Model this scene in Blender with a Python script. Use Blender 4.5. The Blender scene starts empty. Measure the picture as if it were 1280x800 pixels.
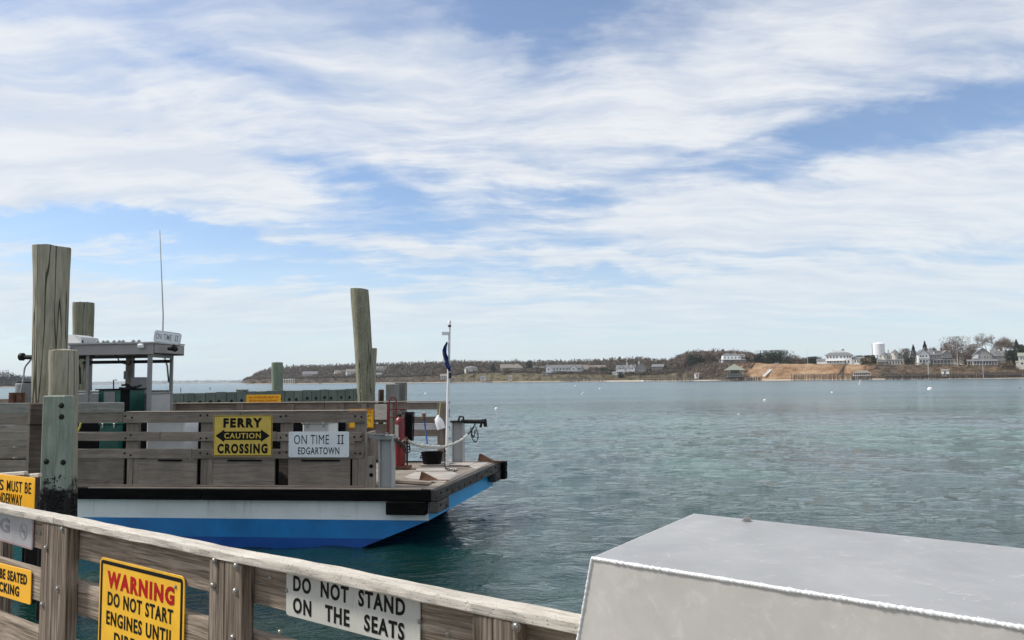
import bpy, math, random
import numpy as np
from mathutils import Vector, Matrix, noise as mnoise
random.seed(7)
rng = np.random.default_rng(11)
sc = bpy.context.scene
C = sc.collection
R = math.radians
PI = math.pi

# ------------------------------------------------------------------ camera
CAMZ = 2.8
FPX = 960.0                      # focal length for a 1280 px wide frame
PITCH = math.atan(74/FPX)
ROLL = math.atan(14/1280)
fwd = Vector((0, math.cos(PITCH), math.sin(PITCH)))
right0 = Vector((1, 0, 0))
up0 = right0.cross(fwd)
rt = (right0*math.cos(ROLL) - up0*math.sin(ROLL)).normalized()
upv = (up0*math.cos(ROLL) + right0*math.sin(ROLL)).normalized()
cam = bpy.data.cameras.new('camera')
cam.sensor_width = 36.0
cam.lens = FPX/1280*36
cam.clip_start = 0.05
cam.clip_end = 20000
camo = bpy.data.objects.new('camera', cam)
C.objects.link(camo)
camo.matrix_world = Matrix(((rt.x, upv.x, -fwd.x, 0), (rt.y, upv.y, -fwd.y, 0), (rt.z, upv.z, -fwd.z, CAMZ), (0, 0, 0, 1)))
sc.camera = camo
CP = Vector((0, 0, CAMZ))
sc.render.resolution_x = 1024
sc.render.resolution_y = 640
sc.render.engine = 'CYCLES'

def ray(px, py):
    return (fwd + rt*((px-640)/FPX) - upv*((py-400)/FPX))
def hor(px):                      # height of the horizon in the frame at column px
    a = ray(px, 400)
    return 400 + FPX*(-a.z)/(-upv.z)
def at_plane(px, py, p0, n):
    d = ray(px, py)
    return CP + d*((Vector(p0)-CP).dot(n)/d.dot(n))
def atY(px, py, Y):
    return at_plane(px, py, (0, Y, 0), Vector((0, 1, 0)))
def atZ(px, py, z):
    return at_plane(px, py, (0, 0, z), Vector((0, 0, 1)))

# ------------------------------------------------------------------ view + sun
sc.view_settings.view_transform = 'Standard'
sc.view_settings.look = 'None'
sc.view_settings.exposure = 0.15
sc.view_settings.gamma = 1.0
SUN_EL, SUN_AZ = R(44), math.atan2(-0.90, 0.12)      # azimuth from +Y towards +X
sun_dir = Vector((math.sin(SUN_AZ)*math.cos(SUN_EL), math.cos(SUN_AZ)*math.cos(SUN_EL), math.sin(SUN_EL)))
sl = bpy.data.lights.new('sun', 'SUN')
sl.energy = 3.7
sl.angle = R(9)
sl.color = (1.0, 0.955, 0.9)
so = bpy.data.objects.new('sun', sl)
C.objects.link(so)
so.rotation_euler = (-sun_dir).to_track_quat('-Z', 'Y').to_euler()
so.location = (-20, 10, 40)

# ------------------------------------------------------------------ node helper
class NT:
    def __init__(s, tree):
        s.t = tree
        s.n = tree.nodes
        s.l = tree.links
        s.n.clear()
    def new(s, typ, **kw):
        n = s.n.new(typ)
        for k, v in kw.items():
            setattr(n, k, v)
        return n
    def put(s, sock, v):
        if hasattr(v, 'links') or isinstance(v, bpy.types.NodeSocket):
            s.l.new(v, sock)
        elif v is not None:
            sock.default_value = v
    def math(s, op, a, b=None, c=None, clamp=False):
        n = s.new('ShaderNodeMath', operation=op, use_clamp=clamp)
        s.put(n.inputs[0], a)
        if b is not None: s.put(n.inputs[1], b)
        if c is not None: s.put(n.inputs[2], c)
        return n.outputs[0]
    def vmath(s, op, a, b=None, scale=None):
        n = s.new('ShaderNodeVectorMath', operation=op)
        s.put(n.inputs[0], a)
        if b is not None: s.put(n.inputs[1], b)
        if scale is not None: s.put(n.inputs[3], scale)
        return n.outputs[0]
    def comb(s, x, y, z):
        n = s.new('ShaderNodeCombineXYZ')
        s.put(n.inputs[0], x); s.put(n.inputs[1], y); s.put(n.inputs[2], z)
        return n.outputs[0]
    def sep(s, v):
        n = s.new('ShaderNodeSeparateXYZ')
        s.put(n.inputs[0], v)
        return n.outputs
    def noise(s, vec, scale=5, detail=4, rough=0.55, dist=0.0, col=False):
        n = s.new('ShaderNodeTexNoise')
        s.put(n.inputs['Vector'], vec)
        n.inputs['Scale'].default_value = scale
        n.inputs['Detail'].default_value = detail
        n.inputs['Roughness'].default_value = rough
        n.inputs['Distortion'].default_value = dist
        return n.outputs['Color'] if col else n.outputs['Fac']
    def ramp(s, v, stops, interp='LINEAR'):
        n = s.new('ShaderNodeValToRGB')
        n.color_ramp.interpolation = interp
        e = n.color_ramp.elements
        while len(e) > 1: e.remove(e[-1])
        e[0].position = stops[0][0]
        e[0].color = tuple(stops[0][1])+(1,) if hasattr(stops[0][1], '__len__') else (stops[0][1],)*3+(1,)
        for p, c in stops[1:]:
            q = e.new(p)
            q.color = tuple(c)+(1,) if hasattr(c, '__len__') else (c, c, c, 1)
        s.put(n.inputs[0], v)
        return n.outputs[0]
    def smooth(s, v, a, b):
        n = s.new('ShaderNodeMapRange', interpolation_type='SMOOTHSTEP')
        s.put(n.inputs[0], v)
        n.inputs[1].default_value = a; n.inputs[2].default_value = b
        return n.outputs[0]
    def mix(s, f, a, b, typ='MIX'):
        n = s.new('ShaderNodeMix', data_type='RGBA', blend_type=typ)
        s.put(n.inputs[0], f)
        for i, v in ((6, a), (7, b)):
            if isinstance(v, tuple): v = v[:3]+(1,)
            s.put(n.inputs[i], v)
        return n.outputs[2]
    def mapping(s, vec, loc=(0, 0, 0), rot=(0, 0, 0), scale=(1, 1, 1), typ='POINT'):
        n = s.new('ShaderNodeMapping', vector_type=typ)
        s.put(n.inputs[0], vec)
        n.inputs[1].default_value = loc; n.inputs[2].default_value = rot; n.inputs[3].default_value = scale
        return n.outputs[0]

# ------------------------------------------------------------------ sky
world = bpy.data.worlds.new('World')
sc.world = world
world.use_nodes = True
w = NT(world.node_tree)
tc = w.new('ShaderNodeTexCoord').outputs['Generated']
x, y, z = w.sep(w.vmath('NORMALIZE', tc))
sky = w.new('ShaderNodeTexSky', sky_type='NISHITA')
sky.sun_disc = False
sky.sun_elevation = SUN_EL
sky.sun_rotation = SUN_AZ % (2*PI)
sky.altitude = 0
sky.air_density = 1.0
sky.dust_density = 0.15
sky.ozone_density = 1.6
az = w.math('ARCTAN2', x, y)
el = w.math('ARCSINE', z)
ae = w.comb(az, el, 0)
# cloud plane coordinates: streaks flatten towards the horizon by themselves
zz = w.math('ADD', w.math('MAXIMUM', z, 0.0), 0.16)
pl = w.comb(w.math('DIVIDE', x, zz), w.math('DIVIDE', y, zz), 0)
wob = w.noise(w.mapping(pl, scale=(1.2, 0.8, 1)), 1.6, 3, 0.5, col=True)
pw = w.vmath('ADD', pl, w.vmath('SCALE', w.vmath('SUBTRACT', wob, (0.5, 0.5, 0.5)), scale=0.28))
n1 = w.noise(w.mapping(pw, rot=(0, 0, R(-14)), scale=(0.42, 1.0, 1), loc=(3.1, 7.7, 0)), 1.25, 7, 0.55)
n2 = w.noise(w.mapping(pw, rot=(0, 0, R(12)), scale=(0.9, 2.6, 1), loc=(1.7, 2.9, 0)), 2.4, 9, 0.64)
# warped direction for the big patches
wob2 = w.noise(w.mapping(ae, scale=(1, 2.4, 1)), 7.0, 5, 0.6, col=True)
aw = w.vmath('ADD', ae, w.vmath('MULTIPLY', w.vmath('SUBTRACT', wob2, (0.5, 0.5, 0.5)), (0.22, 0.10, 0)))
# (px, py, half width, half height, tilt deg, strength): + cloud, - clear blue
BLOBS = [(110, 180, 330, 85, 8, .34), (40, 40, 200, 50, 0, .25), (250, 75, 260, 30, 6, -.20),
         (660, 10, 170, 42, 4, -.48), (690, 70, 70, 45, 0, -.22), (450, 222, 220, 38, 10, -.50), (130, 283, 420, 28, 0, -.72),
         (560, 285, 330, 26, 6, -.20), (560, 110, 260, 70, 0, .24), (900, 95, 330, 75, -14, .32),
         (1110, 158, 300, 34, -5, -.50), (1240, 60, 170, 50, 0, .12), (560, 305, 330, 17, 4, .36), (760, 320, 150, 14, 4, .25),
         (700, 255, 110, 28, 0, -.42), (760, 345, 160, 14, 0, -.42), (280, 335, 400, 18, 0, -.45), (1080, 270, 330, 60, 0, .30),
         (130, 385, 520, 26, 0, .34), (1000, 350, 280, 30, 4, .28), (620, 400, 620, 22, 0, .30), (640, 215, 150, 16, 8, .25), (870, 300, 160, 30, 0, .18), (160, 190, 60, 12, 0, -.25)]
acc = None
for (bx, by, hw, hh, tl, st) in BLOBS:
    d = ray(bx, by).normalized()
    a0, e0 = math.atan2(d.x, d.y), math.asin(d.z)
    m = w.mapping(aw, loc=(a0, e0, 0), rot=(0, 0, -R(tl)), scale=(hw/900, hh/900, 1), typ='TEXTURE')
    g = w.new('ShaderNodeTexGradient', gradient_type='QUADRATIC_SPHERE')
    w.put(g.inputs[0], m)
    v = w.math('MULTIPLY', w.math('POWER', g.outputs['Fac'], 0.6), st)
    acc = v if acc is None else w.math('ADD', acc, v)
wt = w.math('SUBTRACT', 0.85, w.math('MULTIPLY', w.smooth(z, 0.16, 0.42), 0.50))
cov = w.math('ADD', w.math('MULTIPLY', n1, 0.95), w.math('ADD', 0.25, w.math('MULTIPLY', w.math('SUBTRACT', n2, 0.5), wt)))
high = w.smooth(z, 0.50, 0.75)
cov = w.math('ADD', w.math('ADD', w.math('SUBTRACT', cov, 0.45), w.math('MULTIPLY', high, 0.12)), w.math('MULTIPLY', acc, 0.80))
mask = w.smooth(cov, -0.04, 0.40)
mask = w.math('ADD', 0.10, w.math('MULTIPLY', mask, 0.86))
# the veil thickens to a pale band low over the water
low = w.math('POWER', w.math('SUBTRACT', 1.0, w.math('MINIMUM', w.math('MULTIPLY', w.math('MAXIMUM', z, 0.0), 3.0), 1.0)), 2.2)
mask = w.math('MAXIMUM', mask, w.math('MULTIPLY', low, 0.92))
wisp = w.smooth(n2, 0.36, 0.66)
ccol = w.mix(wisp, (0.64, 0.69, 0.77), (0.79, 0.81, 0.835))
ccol = w.mix(low, ccol, (0.60, 0.71, 0.78))
bgs = w.new('ShaderNodeBackground')
w.put(bgs.inputs[0], w.mix(1.0, sky.outputs[0], (0.88, 0.95, 1.06), 'MULTIPLY'))
bgs.inputs[1].default_value = 0.125
bgc = w.new('ShaderNodeBackground')
w.put(bgc.inputs[0], ccol)
bgc.inputs[1].default_value = 1.0
mx = w.new('ShaderNodeMixShader')
w.put(mx.inputs[0], mask)
w.l.new(bgs.outputs[0], mx.inputs[1]); w.l.new(bgc.outputs[0], mx.inputs[2])
wo = w.new('ShaderNodeOutputWorld')
w.l.new(mx.outputs[0], wo.inputs[0])

# ------------------------------------------------------------------ materials
MATS = {}
def mat(name, fn):
    m = bpy.data.materials.new(name)
    m.use_nodes = True
    t = NT(m.node_tree)
    b = t.new('ShaderNodeBsdfPrincipled')
    o = t.new('ShaderNodeOutputMaterial')
    t.l.new(b.outputs[0], o.inputs[0])
    fn(t, b)
    MATS[name] = m
    return m
def setp(t, b, col=None, rough=None, metal=None, spec=None, normal=None):
    if col is not None:
        if isinstance(col, tuple): col = col[:3]+(1,)
        t.put(b.inputs['Base Color'], col)
    if rough is not None: t.put(b.inputs['Roughness'], rough)
    if metal is not None: t.put(b.inputs['Metallic'], metal)
    if spec is not None: t.put(b.inputs['Specular IOR Level'], spec)
    if normal is not None: t.l.new(normal, b.inputs['Normal'])
def bump(t, h, dist=0.01, strength=1.0):
    n = t.new('ShaderNodeBump')
    n.inputs['Strength'].default_value = strength
    n.inputs['Distance'].default_value = dist
    t.put(n.inputs['Height'], h)
    return n.outputs[0]
def objco(t):                      # object coordinates shifted per object, so copies differ
    tcn = t.new('ShaderNodeTexCoord').outputs['Object']
    oi = t.new('ShaderNodeObjectInfo').outputs['Random']
    return t.vmath('ADD', tcn, t.comb(t.math('MULTIPLY', oi, 37.0), t.math('MULTIPLY', oi, 91.0), t.math('MULTIPLY', oi, 17.0))), oi

def wood(name, dark, mid, light, grain=60.0, stretch=14.0, bdist=0.004, stain=None, rough=0.85, var=0.25, tide=None, con=(.28, .47, .70), speck=False, spec=0.25):
    def f(t, b):
        co, oi = objco(t)
        g = t.noise(t.mapping(co, scale=(1.0/stretch, 1, 1)), grain, 7, 0.65, 0.6)
        g2 = t.noise(t.mapping(co, scale=(1.0/stretch/1.7, 1, 1)), grain*3.1, 3, 0.6)
        big = t.noise(co, 3.0, 4, 0.6)
        v = t.math('ADD', t.math('MULTIPLY', g, 0.62), t.math('MULTIPLY', g2, 0.38))
        c = t.ramp(v, [(con[0], dark), (con[1], mid), (con[2], light)])
        c = t.mix(t.smooth(big, 0.35, 0.7), c, t.mix(0.5, c, tuple(x*0.62 for x in mid)))
        if stain:
            sn = t.smooth(t.noise(t.mapping(co, scale=(0.35, 1, 1)), 7.0, 6, 0.7), 0.60, 0.74)
            c = t.mix(t.math('MULTIPLY', sn, 0.7), c, stain)
        if speck:
            sk = t.smooth(t.noise(t.mapping(co, scale=(0.5, 1, 1)), 210, 3, 0.6), 0.60, 0.68)
            c = t.mix(t.math('MULTIPLY', sk, 0.75), c, (0.07, 0.055, 0.045))
        if tide:
            zz = t.sep(t.new('ShaderNodeNewGeometry').outputs['Position'])[2]
            zz = t.math('ADD', zz, t.math('MULTIPLY', t.math('SUBTRACT', t.noise(co, 7, 5, 0.7), 0.5), 0.8))
            c = t.mix(t.smooth(zz, tide+0.1, tide-0.05), c, (0.014, 0.011, 0.009))
        h = t.new('ShaderNodeHueSaturation')
        t.put(h.inputs['Color'], c)
        t.put(h.inputs['Value'], t.math('ADD', 1.0-var/2, t.math('MULTIPLY', oi, var)))
        setp(t, b, h.outputs[0], rough, spec=spec, normal=bump(t, v, bdist))
    return mat(name, f)
wood('rail_wood', (0.054, 0.040, 0.028), (0.255, 0.200, 0.148), (0.54, 0.45, 0.36), 75, 22, 0.007, (0.05, 0.037, 0.028), var=0.2, con=(.36, .49, .66))
wood('post_wood', (0.042, 0.030, 0.021), (0.195, 0.152, 0.114), (0.48, 0.40, 0.32), 62, 26, 0.010, (0.05, 0.037, 0.030), var=0.15, con=(.38, .50, .68))
wood('cap_wood', (0.26, 0.235, 0.20), (0.54, 0.49, 0.42), (0.72, 0.67, 0.59), 38, 7, 0.005, (0.20, 0.17, 0.14), var=0.1, speck=True)
wood('ferry_wood', (0.103, 0.083, 0.068), (0.224, 0.183, 0.15), (0.353, 0.303, 0.251), 26, 16, 0.004, (0.045, 0.03, 0.022), var=0.3)
wood('ferry_wood_pale', (0.145, 0.121, 0.097), (0.26, 0.218, 0.178), (0.386, 0.333, 0.281), 26, 16, 0.004, (0.09, 0.06, 0.04), var=0.3)
wood('tar_timber', (0.002, 0.002, 0.002), (0.006, 0.006, 0.006), (0.014, 0.013, 0.012), 26, 16, 0.006, (0.02, 0.018, 0.016), rough=0.9, spec=0.04)
wood('edge_timber', (0.022, 0.021, 0.019), (0.074, 0.069, 0.063), (0.164, 0.156, 0.149), 26, 12, 0.006, (0.02, 0.018, 0.016))
wood('deck_wood', (0.128, 0.103, 0.083), (0.246, 0.211, 0.176), (0.373, 0.323, 0.273), 24, 16, 0.004, (0.11, 0.08, 0.06), var=0.3)
wood('ply_panel', (0.238, 0.204, 0.178), (0.383, 0.348, 0.315), (0.493, 0.459, 0.425), 10, 5, 0.002, (0.22, 0.17, 0.14), var=0.15)
wood('green_wood', (0.083, 0.102, 0.083), (0.158, 0.192, 0.158), (0.255, 0.285, 0.232), 22, 16, 0.005, (0.05, 0.045, 0.035), var=0.22)
wood('green_post', (0.14, 0.155, 0.125), (0.25, 0.285, 0.23), (0.38, 0.40, 0.33), 10, 7, 0.005, (0.10, 0.11, 0.09), var=0.0, tide=1.5)
wood('weather_grey', (0.12, 0.115, 0.10), (0.22, 0.215, 0.19), (0.33, 0.32, 0.29), 12, 8, 0.005)

def pile(name, c0, c1, c2, crack=True, tide=1.55, lichen=0.0):
    def f(t, b):
        tcn = t.new('ShaderNodeTexCoord').outputs['Object']
        orr = t.new('ShaderNodeObjectInfo').outputs['Random']
        tck = t.vmath('ADD', tcn, t.comb(t.math('MULTIPLY', orr, 23.0), t.math('MULTIPLY', orr, 57.0), 0.0))
        g = t.noise(t.mapping(tcn, scale=(1, 1, 0.10)), 26, 6, 0.6, 0.3)
        big = t.noise(t.mapping(tcn, scale=(1, 1, 0.35)), 3.2, 5, 0.6)
        c = t.ramp(t.math('ADD', t.math('MULTIPLY', g, 0.6), t.math('MULTIPLY', big, 0.4)), [(0.3, c0), (0.5, c1), (0.72, c2)])
        ck = t.noise(t.mapping(tck, scale=(1, 1, 0.035)), 3.6, 3, 0.5, 0.0)
        crk = t.math('SUBTRACT', 1.0, t.smooth(t.math('ABSOLUTE', t.math('SUBTRACT', ck, 0.535)), 0.002, 0.010))
        if crack:
            c = t.mix(t.math('MULTIPLY', crk, 0.85), c, (0.012, 0.010, 0.008))
        if lichen:
            ln = t.smooth(t.noise(tcn, 24, 5, 0.75), 0.60-lichen*0.1, 0.72)
            xx = t.sep(tcn)
            side = t.smooth(t.math('ADD', xx[0], t.math('MULTIPLY', t.noise(tcn, 3, 3), 0.2)), 0.02, -0.14)
            c = t.mix(t.math('MULTIPLY', ln, t.math('ADD', 0.15, t.math('MULTIPLY', side, 0.7))), c, (0.42, 0.43, 0.32))
        zz = t.sep(t.new('ShaderNodeNewGeometry').outputs['Position'])[2]
        zt = t.math('ADD', zz, t.math('MULTIPLY', t.math('SUBTRACT', t.noise(tcn, 6, 5, 0.7), 0.5), 0.9))
        wet = t.smooth(zt, tide+0.1, tide-0.05)
        c = t.mix(wet, c, (0.014, 0.011, 0.009))
        h = t.math('SUBTRACT', g, t.math('MULTIPLY', crk, 1.2 if crack else 0.0))
        h = t.math('ADD', h, t.math('MULTIPLY', wet, t.noise(tcn, 40, 3, 0.7)))
        setp(t, b, c, 0.88, spec=0.2, normal=bump(t, h, 0.012))
    return mat(name, f)
pile('pile_wood', (0.185, 0.162, 0.111), (0.325, 0.297, 0.22), (0.488, 0.45, 0.341))
pile('pile_green', (0.12, 0.145, 0.11), (0.20, 0.235, 0.18), (0.31, 0.335, 0.265), crack=False)
pile('pile_lichen', (0.128, 0.121, 0.084), (0.216, 0.207, 0.146), (0.324, 0.311, 0.223), lichen=1.0)
pile('pile_brown', (0.036, 0.024, 0.019), (0.09, 0.066, 0.054), (0.156, 0.126, 0.108), crack=False, tide=1.2)

def plain(name, col, rough=0.5, metal=0.0, nvar=0.15, nscale=6.0, bd=0.0, dirt=None, spec=0.5):
    def f(t, b):
        co, oi = objco(t)
        n = t.noise(co, nscale, 6, 0.65)
        lo = tuple(c*(1-nvar) for c in col); hi = tuple(min(1, c*(1+nvar)) for c in col)
        c = t.ramp(n, [(0.3, lo), (0.7, hi)])
        if dirt:
            dn = t.smooth(t.noise(t.mapping(co, scale=(1, 1, 0.3)), nscale*1.7, 6, 0.75), 0.55, 0.75)
            c = t.mix(t.math('MULTIPLY', dn, 0.6), c, dirt)
        rr = t.math('ADD', rough-0.06, t.math('MULTIPLY', n, 0.12))
        setp(t, b, c, rr, metal, spec, bump(t, n, bd) if bd else None)
    return mat(name, f)
def hullf(t, b):
    co = t.new('ShaderNodeTexCoord').outputs['Object']
    n = t.noise(co, 1.3, 6, 0.6)
    c = t.ramp(n, [(0.3, (0.66, 0.70, 0.69)), (0.7, (0.80, 0.83, 0.82))])
    st = t.noise(t.mapping(co, scale=(1, 1, 0.07)), 4.5, 6, 0.65)
    z_ = t.sep(co)[2]
    up_ = t.smooth(z_, 0.45, 0.80)
    c = t.mix(t.math('MULTIPLY', t.smooth(st, 0.54, 0.70), t.math('ADD', 0.12, t.math('MULTIPLY', up_, 0.35))), c, (0.26, 0.22, 0.17))
    sc_ = t.smooth(t.noise(t.mapping(co, scale=(0.12, 1, 1.4)), 16, 4, 0.7), 0.62, 0.72)
    c = t.mix(t.math('MULTIPLY', sc_, 0.45), c, (0.25, 0.30, 0.31))
    setp(t, b, c, 0.45, normal=bump(t, t.math('ADD', n, t.math('MULTIPLY', t.noise(co, 3.2, 3), 0.7)), 0.012))
mat('hull_white', hullf)
plain('hull_blue', (0.010, 0.17, 0.44), 0.4, nvar=0.25, nscale=1.5, bd=0.010, dirt=(0.02, 0.12, 0.26))
plain('hull_navy', (0.006, 0.07, 0.30), 0.35, nvar=0.2, nscale=2.5, bd=0.004)
plain('hull_blue_lit', (0.008, 0.33, 0.68), 0.4, nvar=0.15, nscale=2.5, bd=0.004)  # brighter copy of the hull blue, sky light on the bow put into colour
plain('sign_white', (0.70, 0.73, 0.75), 0.4, nvar=0.05, nscale=4, dirt=(0.5, 0.5, 0.47))
plain('sign_cream', (0.50, 0.49, 0.44), 0.5, nvar=0.07, nscale=9, dirt=(0.34, 0.32, 0.27))
plain('sign_faded', (0.36, 0.35, 0.36), 0.35, nvar=0.12, nscale=9)
plain('sign_yellow', (0.86, 0.47, 0.018), 0.42, nvar=0.14, nscale=7, dirt=(0.55, 0.30, 0.03))
plain('sign_orange', (0.95, 0.47, 0.012), 0.42, nvar=0.06, nscale=5)
plain('sign_dull_yellow', (0.62, 0.44, 0.075), 0.5, nvar=0.12, nscale=9, dirt=(0.27, 0.2, 0.05))
plain('ink_black', (0.006, 0.006, 0.006), 0.6, spec=0.15)
plain('ink_grey', (0.16, 0.16, 0.17), 0.5)
plain('ink_faded', (0.22, 0.21, 0.23), 0.5)
plain('ink_red', (0.42, 0.004, 0.006), 0.5, spec=0.2)
plain('ink_faded_red', (0.36, 0.06, 0.07), 0.5)
plain('red_paint', (0.15, 0.007, 0.011), 0.35, nvar=0.2)
plain('white_paint', (0.72, 0.73, 0.73), 0.45, nvar=0.06, dirt=(0.5, 0.48, 0.44))
plain('grey_paint', (0.22, 0.22, 0.215), 0.5, nvar=0.12, dirt=(0.16, 0.13, 0.11))
plain('pale_grey_paint', (0.37, 0.375, 0.37), 0.45, nvar=0.08, nscale=3, dirt=(0.27, 0.26, 0.25))
plain('roof_fascia', (0.30, 0.28, 0.27), 0.6, nvar=0.08, nscale=3)
plain('green_paint', (0.012, 0.10, 0.075), 0.4, nvar=0.2)
plain('dark_metal', (0.012, 0.012, 0.013), 0.6, 0.0, spec=0.25)
plain('black_rubber', (0.006, 0.006, 0.007), 0.8, spec=0.12)
plain('galvanised', (0.42, 0.42, 0.42), 0.42, 0.8, nvar=0.2, nscale=30)
plain('bolt_steel', (0.33, 0.31, 0.28), 0.38, 0.85, nvar=0.3, nscale=60)
plain('rust', (0.13, 0.058, 0.032), 0.85, nvar=0.6, nscale=9, bd=0.01)
plain('rope_white', (0.52, 0.50, 0.45), 0.9, nvar=0.3, nscale=40, bd=0.01)
plain('yellow_line', (0.55, 0.55, 0.12), 0.8)
plain('flag_blue', (0.01, 0.045, 0.22), 0.8, nvar=0.2)
plain('plastic_white', (0.78, 0.78, 0.78), 0.4)
plain('mussels', (0.012, 0.010, 0.010), 0.6, nvar=0.7, nscale=50, bd=0.02)
plain('weld', (0.74, 0.74, 0.73), 0.45, 0.1, nvar=0.12, nscale=80, bd=0.002)

def alu(name, base, warm):
    def f(t, b):
        tcn = t.new('ShaderNodeTexCoord').outputs['Object']
        n = t.noise(tcn, 4.5, 6, 0.6, 0.5)
        m = t.noise(t.mapping(tcn, scale=(1, 1, 1)), 22, 5, 0.7, 0.8)
        br = t.noise(t.mapping(tcn, scale=(0.02, 1, 1)), 260, 3, 0.6)
        scv = t.new('ShaderNodeTexVoronoi', feature='DISTANCE_TO_EDGE')
        t.put(scv.inputs['Vector'], t.mapping(t.vmath('ADD', tcn, t.vmath('SCALE', t.noise(tcn, 2.0, 2, col=True), scale=0.6)), rot=(0.3, 0.5, 0.6), scale=(1, 4.2, 2.4)))
        scv.inputs['Scale'].default_value = 3.2
        scr = t.math('MULTIPLY', t.smooth(scv.outputs['Distance'], 0.010, 0.0), t.smooth(m, 0.50, 0.62))
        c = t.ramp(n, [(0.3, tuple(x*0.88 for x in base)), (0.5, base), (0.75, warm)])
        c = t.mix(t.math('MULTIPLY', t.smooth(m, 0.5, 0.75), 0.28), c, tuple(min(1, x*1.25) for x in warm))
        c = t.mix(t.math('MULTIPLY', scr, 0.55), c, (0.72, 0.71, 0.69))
        rr = t.math('ADD', 0.36, t.math('MULTIPLY', m, 0.22))
        h = t.math('ADD', t.math('MULTIPLY', br, 0.10), t.math('MULTIPLY', m, 0.25))
        setp(t, b, c, rr, 0.2, 0.5, bump(t, h, 0.0008))
    return mat(name, f)
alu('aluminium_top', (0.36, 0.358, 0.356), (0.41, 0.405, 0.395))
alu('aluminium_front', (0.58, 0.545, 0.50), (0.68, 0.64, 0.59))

def glassm(t, b):
    setp(t, b, (0.9, 0.95, 0.95), 0.02)
    b.inputs['Transmission Weight'].default_value = 1.0
    b.inputs['IOR'].default_value = 1.02
    b.inputs['Alpha'].default_value = 0.35
mat('glass', glassm)

def waterf(t, b):
    pos = t.new('ShaderNodeNewGeometry').outputs['Position']
    big = t.noise(t.mapping(pos, scale=(1, 0.45, 1)), 0.05, 4, 0.6)
    mid = t.noise(t.mapping(pos, scale=(1, 0.6, 1)), 0.23, 4, 0.6)
    px_, py_, pz_ = t.sep(pos)
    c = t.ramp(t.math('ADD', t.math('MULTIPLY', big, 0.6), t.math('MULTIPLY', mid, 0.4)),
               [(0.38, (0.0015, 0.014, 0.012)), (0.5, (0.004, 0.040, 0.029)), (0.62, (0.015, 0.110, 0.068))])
    # shade beside the dock is put into the water colour, darker towards it
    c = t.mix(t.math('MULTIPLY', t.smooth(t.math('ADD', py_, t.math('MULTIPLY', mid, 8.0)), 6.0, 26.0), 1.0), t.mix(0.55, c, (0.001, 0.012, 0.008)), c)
    c = t.mix(t.math('MULTIPLY', t.smooth(py_, 30, 160), 0.8), c, (0.030, 0.080, 0.092))  # far water paler, reflected sky brightness put into the colour
    # wave relief at several sizes, crests lie roughly across the view
    w1 = t.noise(t.mapping(pos, rot=(0, 0, R(12)), scale=(0.55, 1.0, 1)), 0.75, 3, 0.5, 0.3)
    w2 = t.noise(t.mapping(pos, rot=(0, 0, R(-20)), scale=(0.6, 1.15, 1)), 2.3, 4, 0.55, 0.5)
    w3 = t.noise(t.mapping(pos, rot=(0, 0, R(5)), scale=(0.7, 1.2, 1)), 8.5, 4, 0.6, 0.4)
    gust = t.smooth(t.noise(t.mapping(pos, scale=(0.35, 1.0, 1)), 0.045, 4, 0.6), 0.32, 0.66)
    h = t.math('ADD', t.math('MULTIPLY', w1, 0.22), t.math('ADD', t.math('MULTIPLY', w2, 0.40), t.math('MULTIPLY', w3, 0.15)))
    h = t.math('MULTIPLY', h, t.math('ADD', 0.55, t.math('MULTIPLY', gust, 0.65)))
    open_ = t.smooth(py_, 25, 130)          # the open harbour is choppier than the lee of the dock
    h = t.math('MULTIPLY', h, t.math('ADD', 1.0, t.math('MULTIPLY', open_, 0.9)))
    setp(t, b, c, t.math('ADD', 0.045, t.math('MULTIPLY', open_, 0.14)), spec=0.5, normal=bump(t, h, 0.24))
    b.inputs['IOR'].default_value = 1.5
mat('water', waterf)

def landf(t, b):
    pos = t.new('ShaderNodeNewGeometry').outputs['Position']
    at = t.new('ShaderNodeAttribute', attribute_name='cover').outputs['Color']
    n = t.noise(t.mapping(pos, scale=(1, 1, 2.0)), 0.10, 6, 0.65)
    n2 = t.noise(pos, 0.55, 5, 0.7)
    s = t.sep(at)
    grass = t.ramp(n, [(0.36, (0.17, 0.095, 0.052)), (0.5, (0.29, 0.180, 0.105)), (0.62, (0.36, 0.26, 0.16))])
    grass = t.mix(t.smooth(n2, 0.55, 0.75), grass, (0.17, 0.115, 0.065))
    lawn = t.ramp(n, [(0.3, (0.15, 0.135, 0.07)), (0.7, (0.22, 0.20, 0.11))])
    brush = t.ramp(n2, [(0.3, (0.055, 0.042, 0.033)), (0.7, (0.12, 0.095, 0.07))])
    sand = t.ramp(n2, [(0.3, (0.46, 0.38, 0.29)), (0.7, (0.62, 0.54, 0.43))])
    c = t.mix(s[0], brush, grass)
    c = t.mix(s[1], c, sand)
    c = t.mix(s[2], c, lawn)
    setp(t, b, c, 0.95, spec=0.1, normal=bump(t, n2, 0.5))
mat('land', landf)

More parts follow.
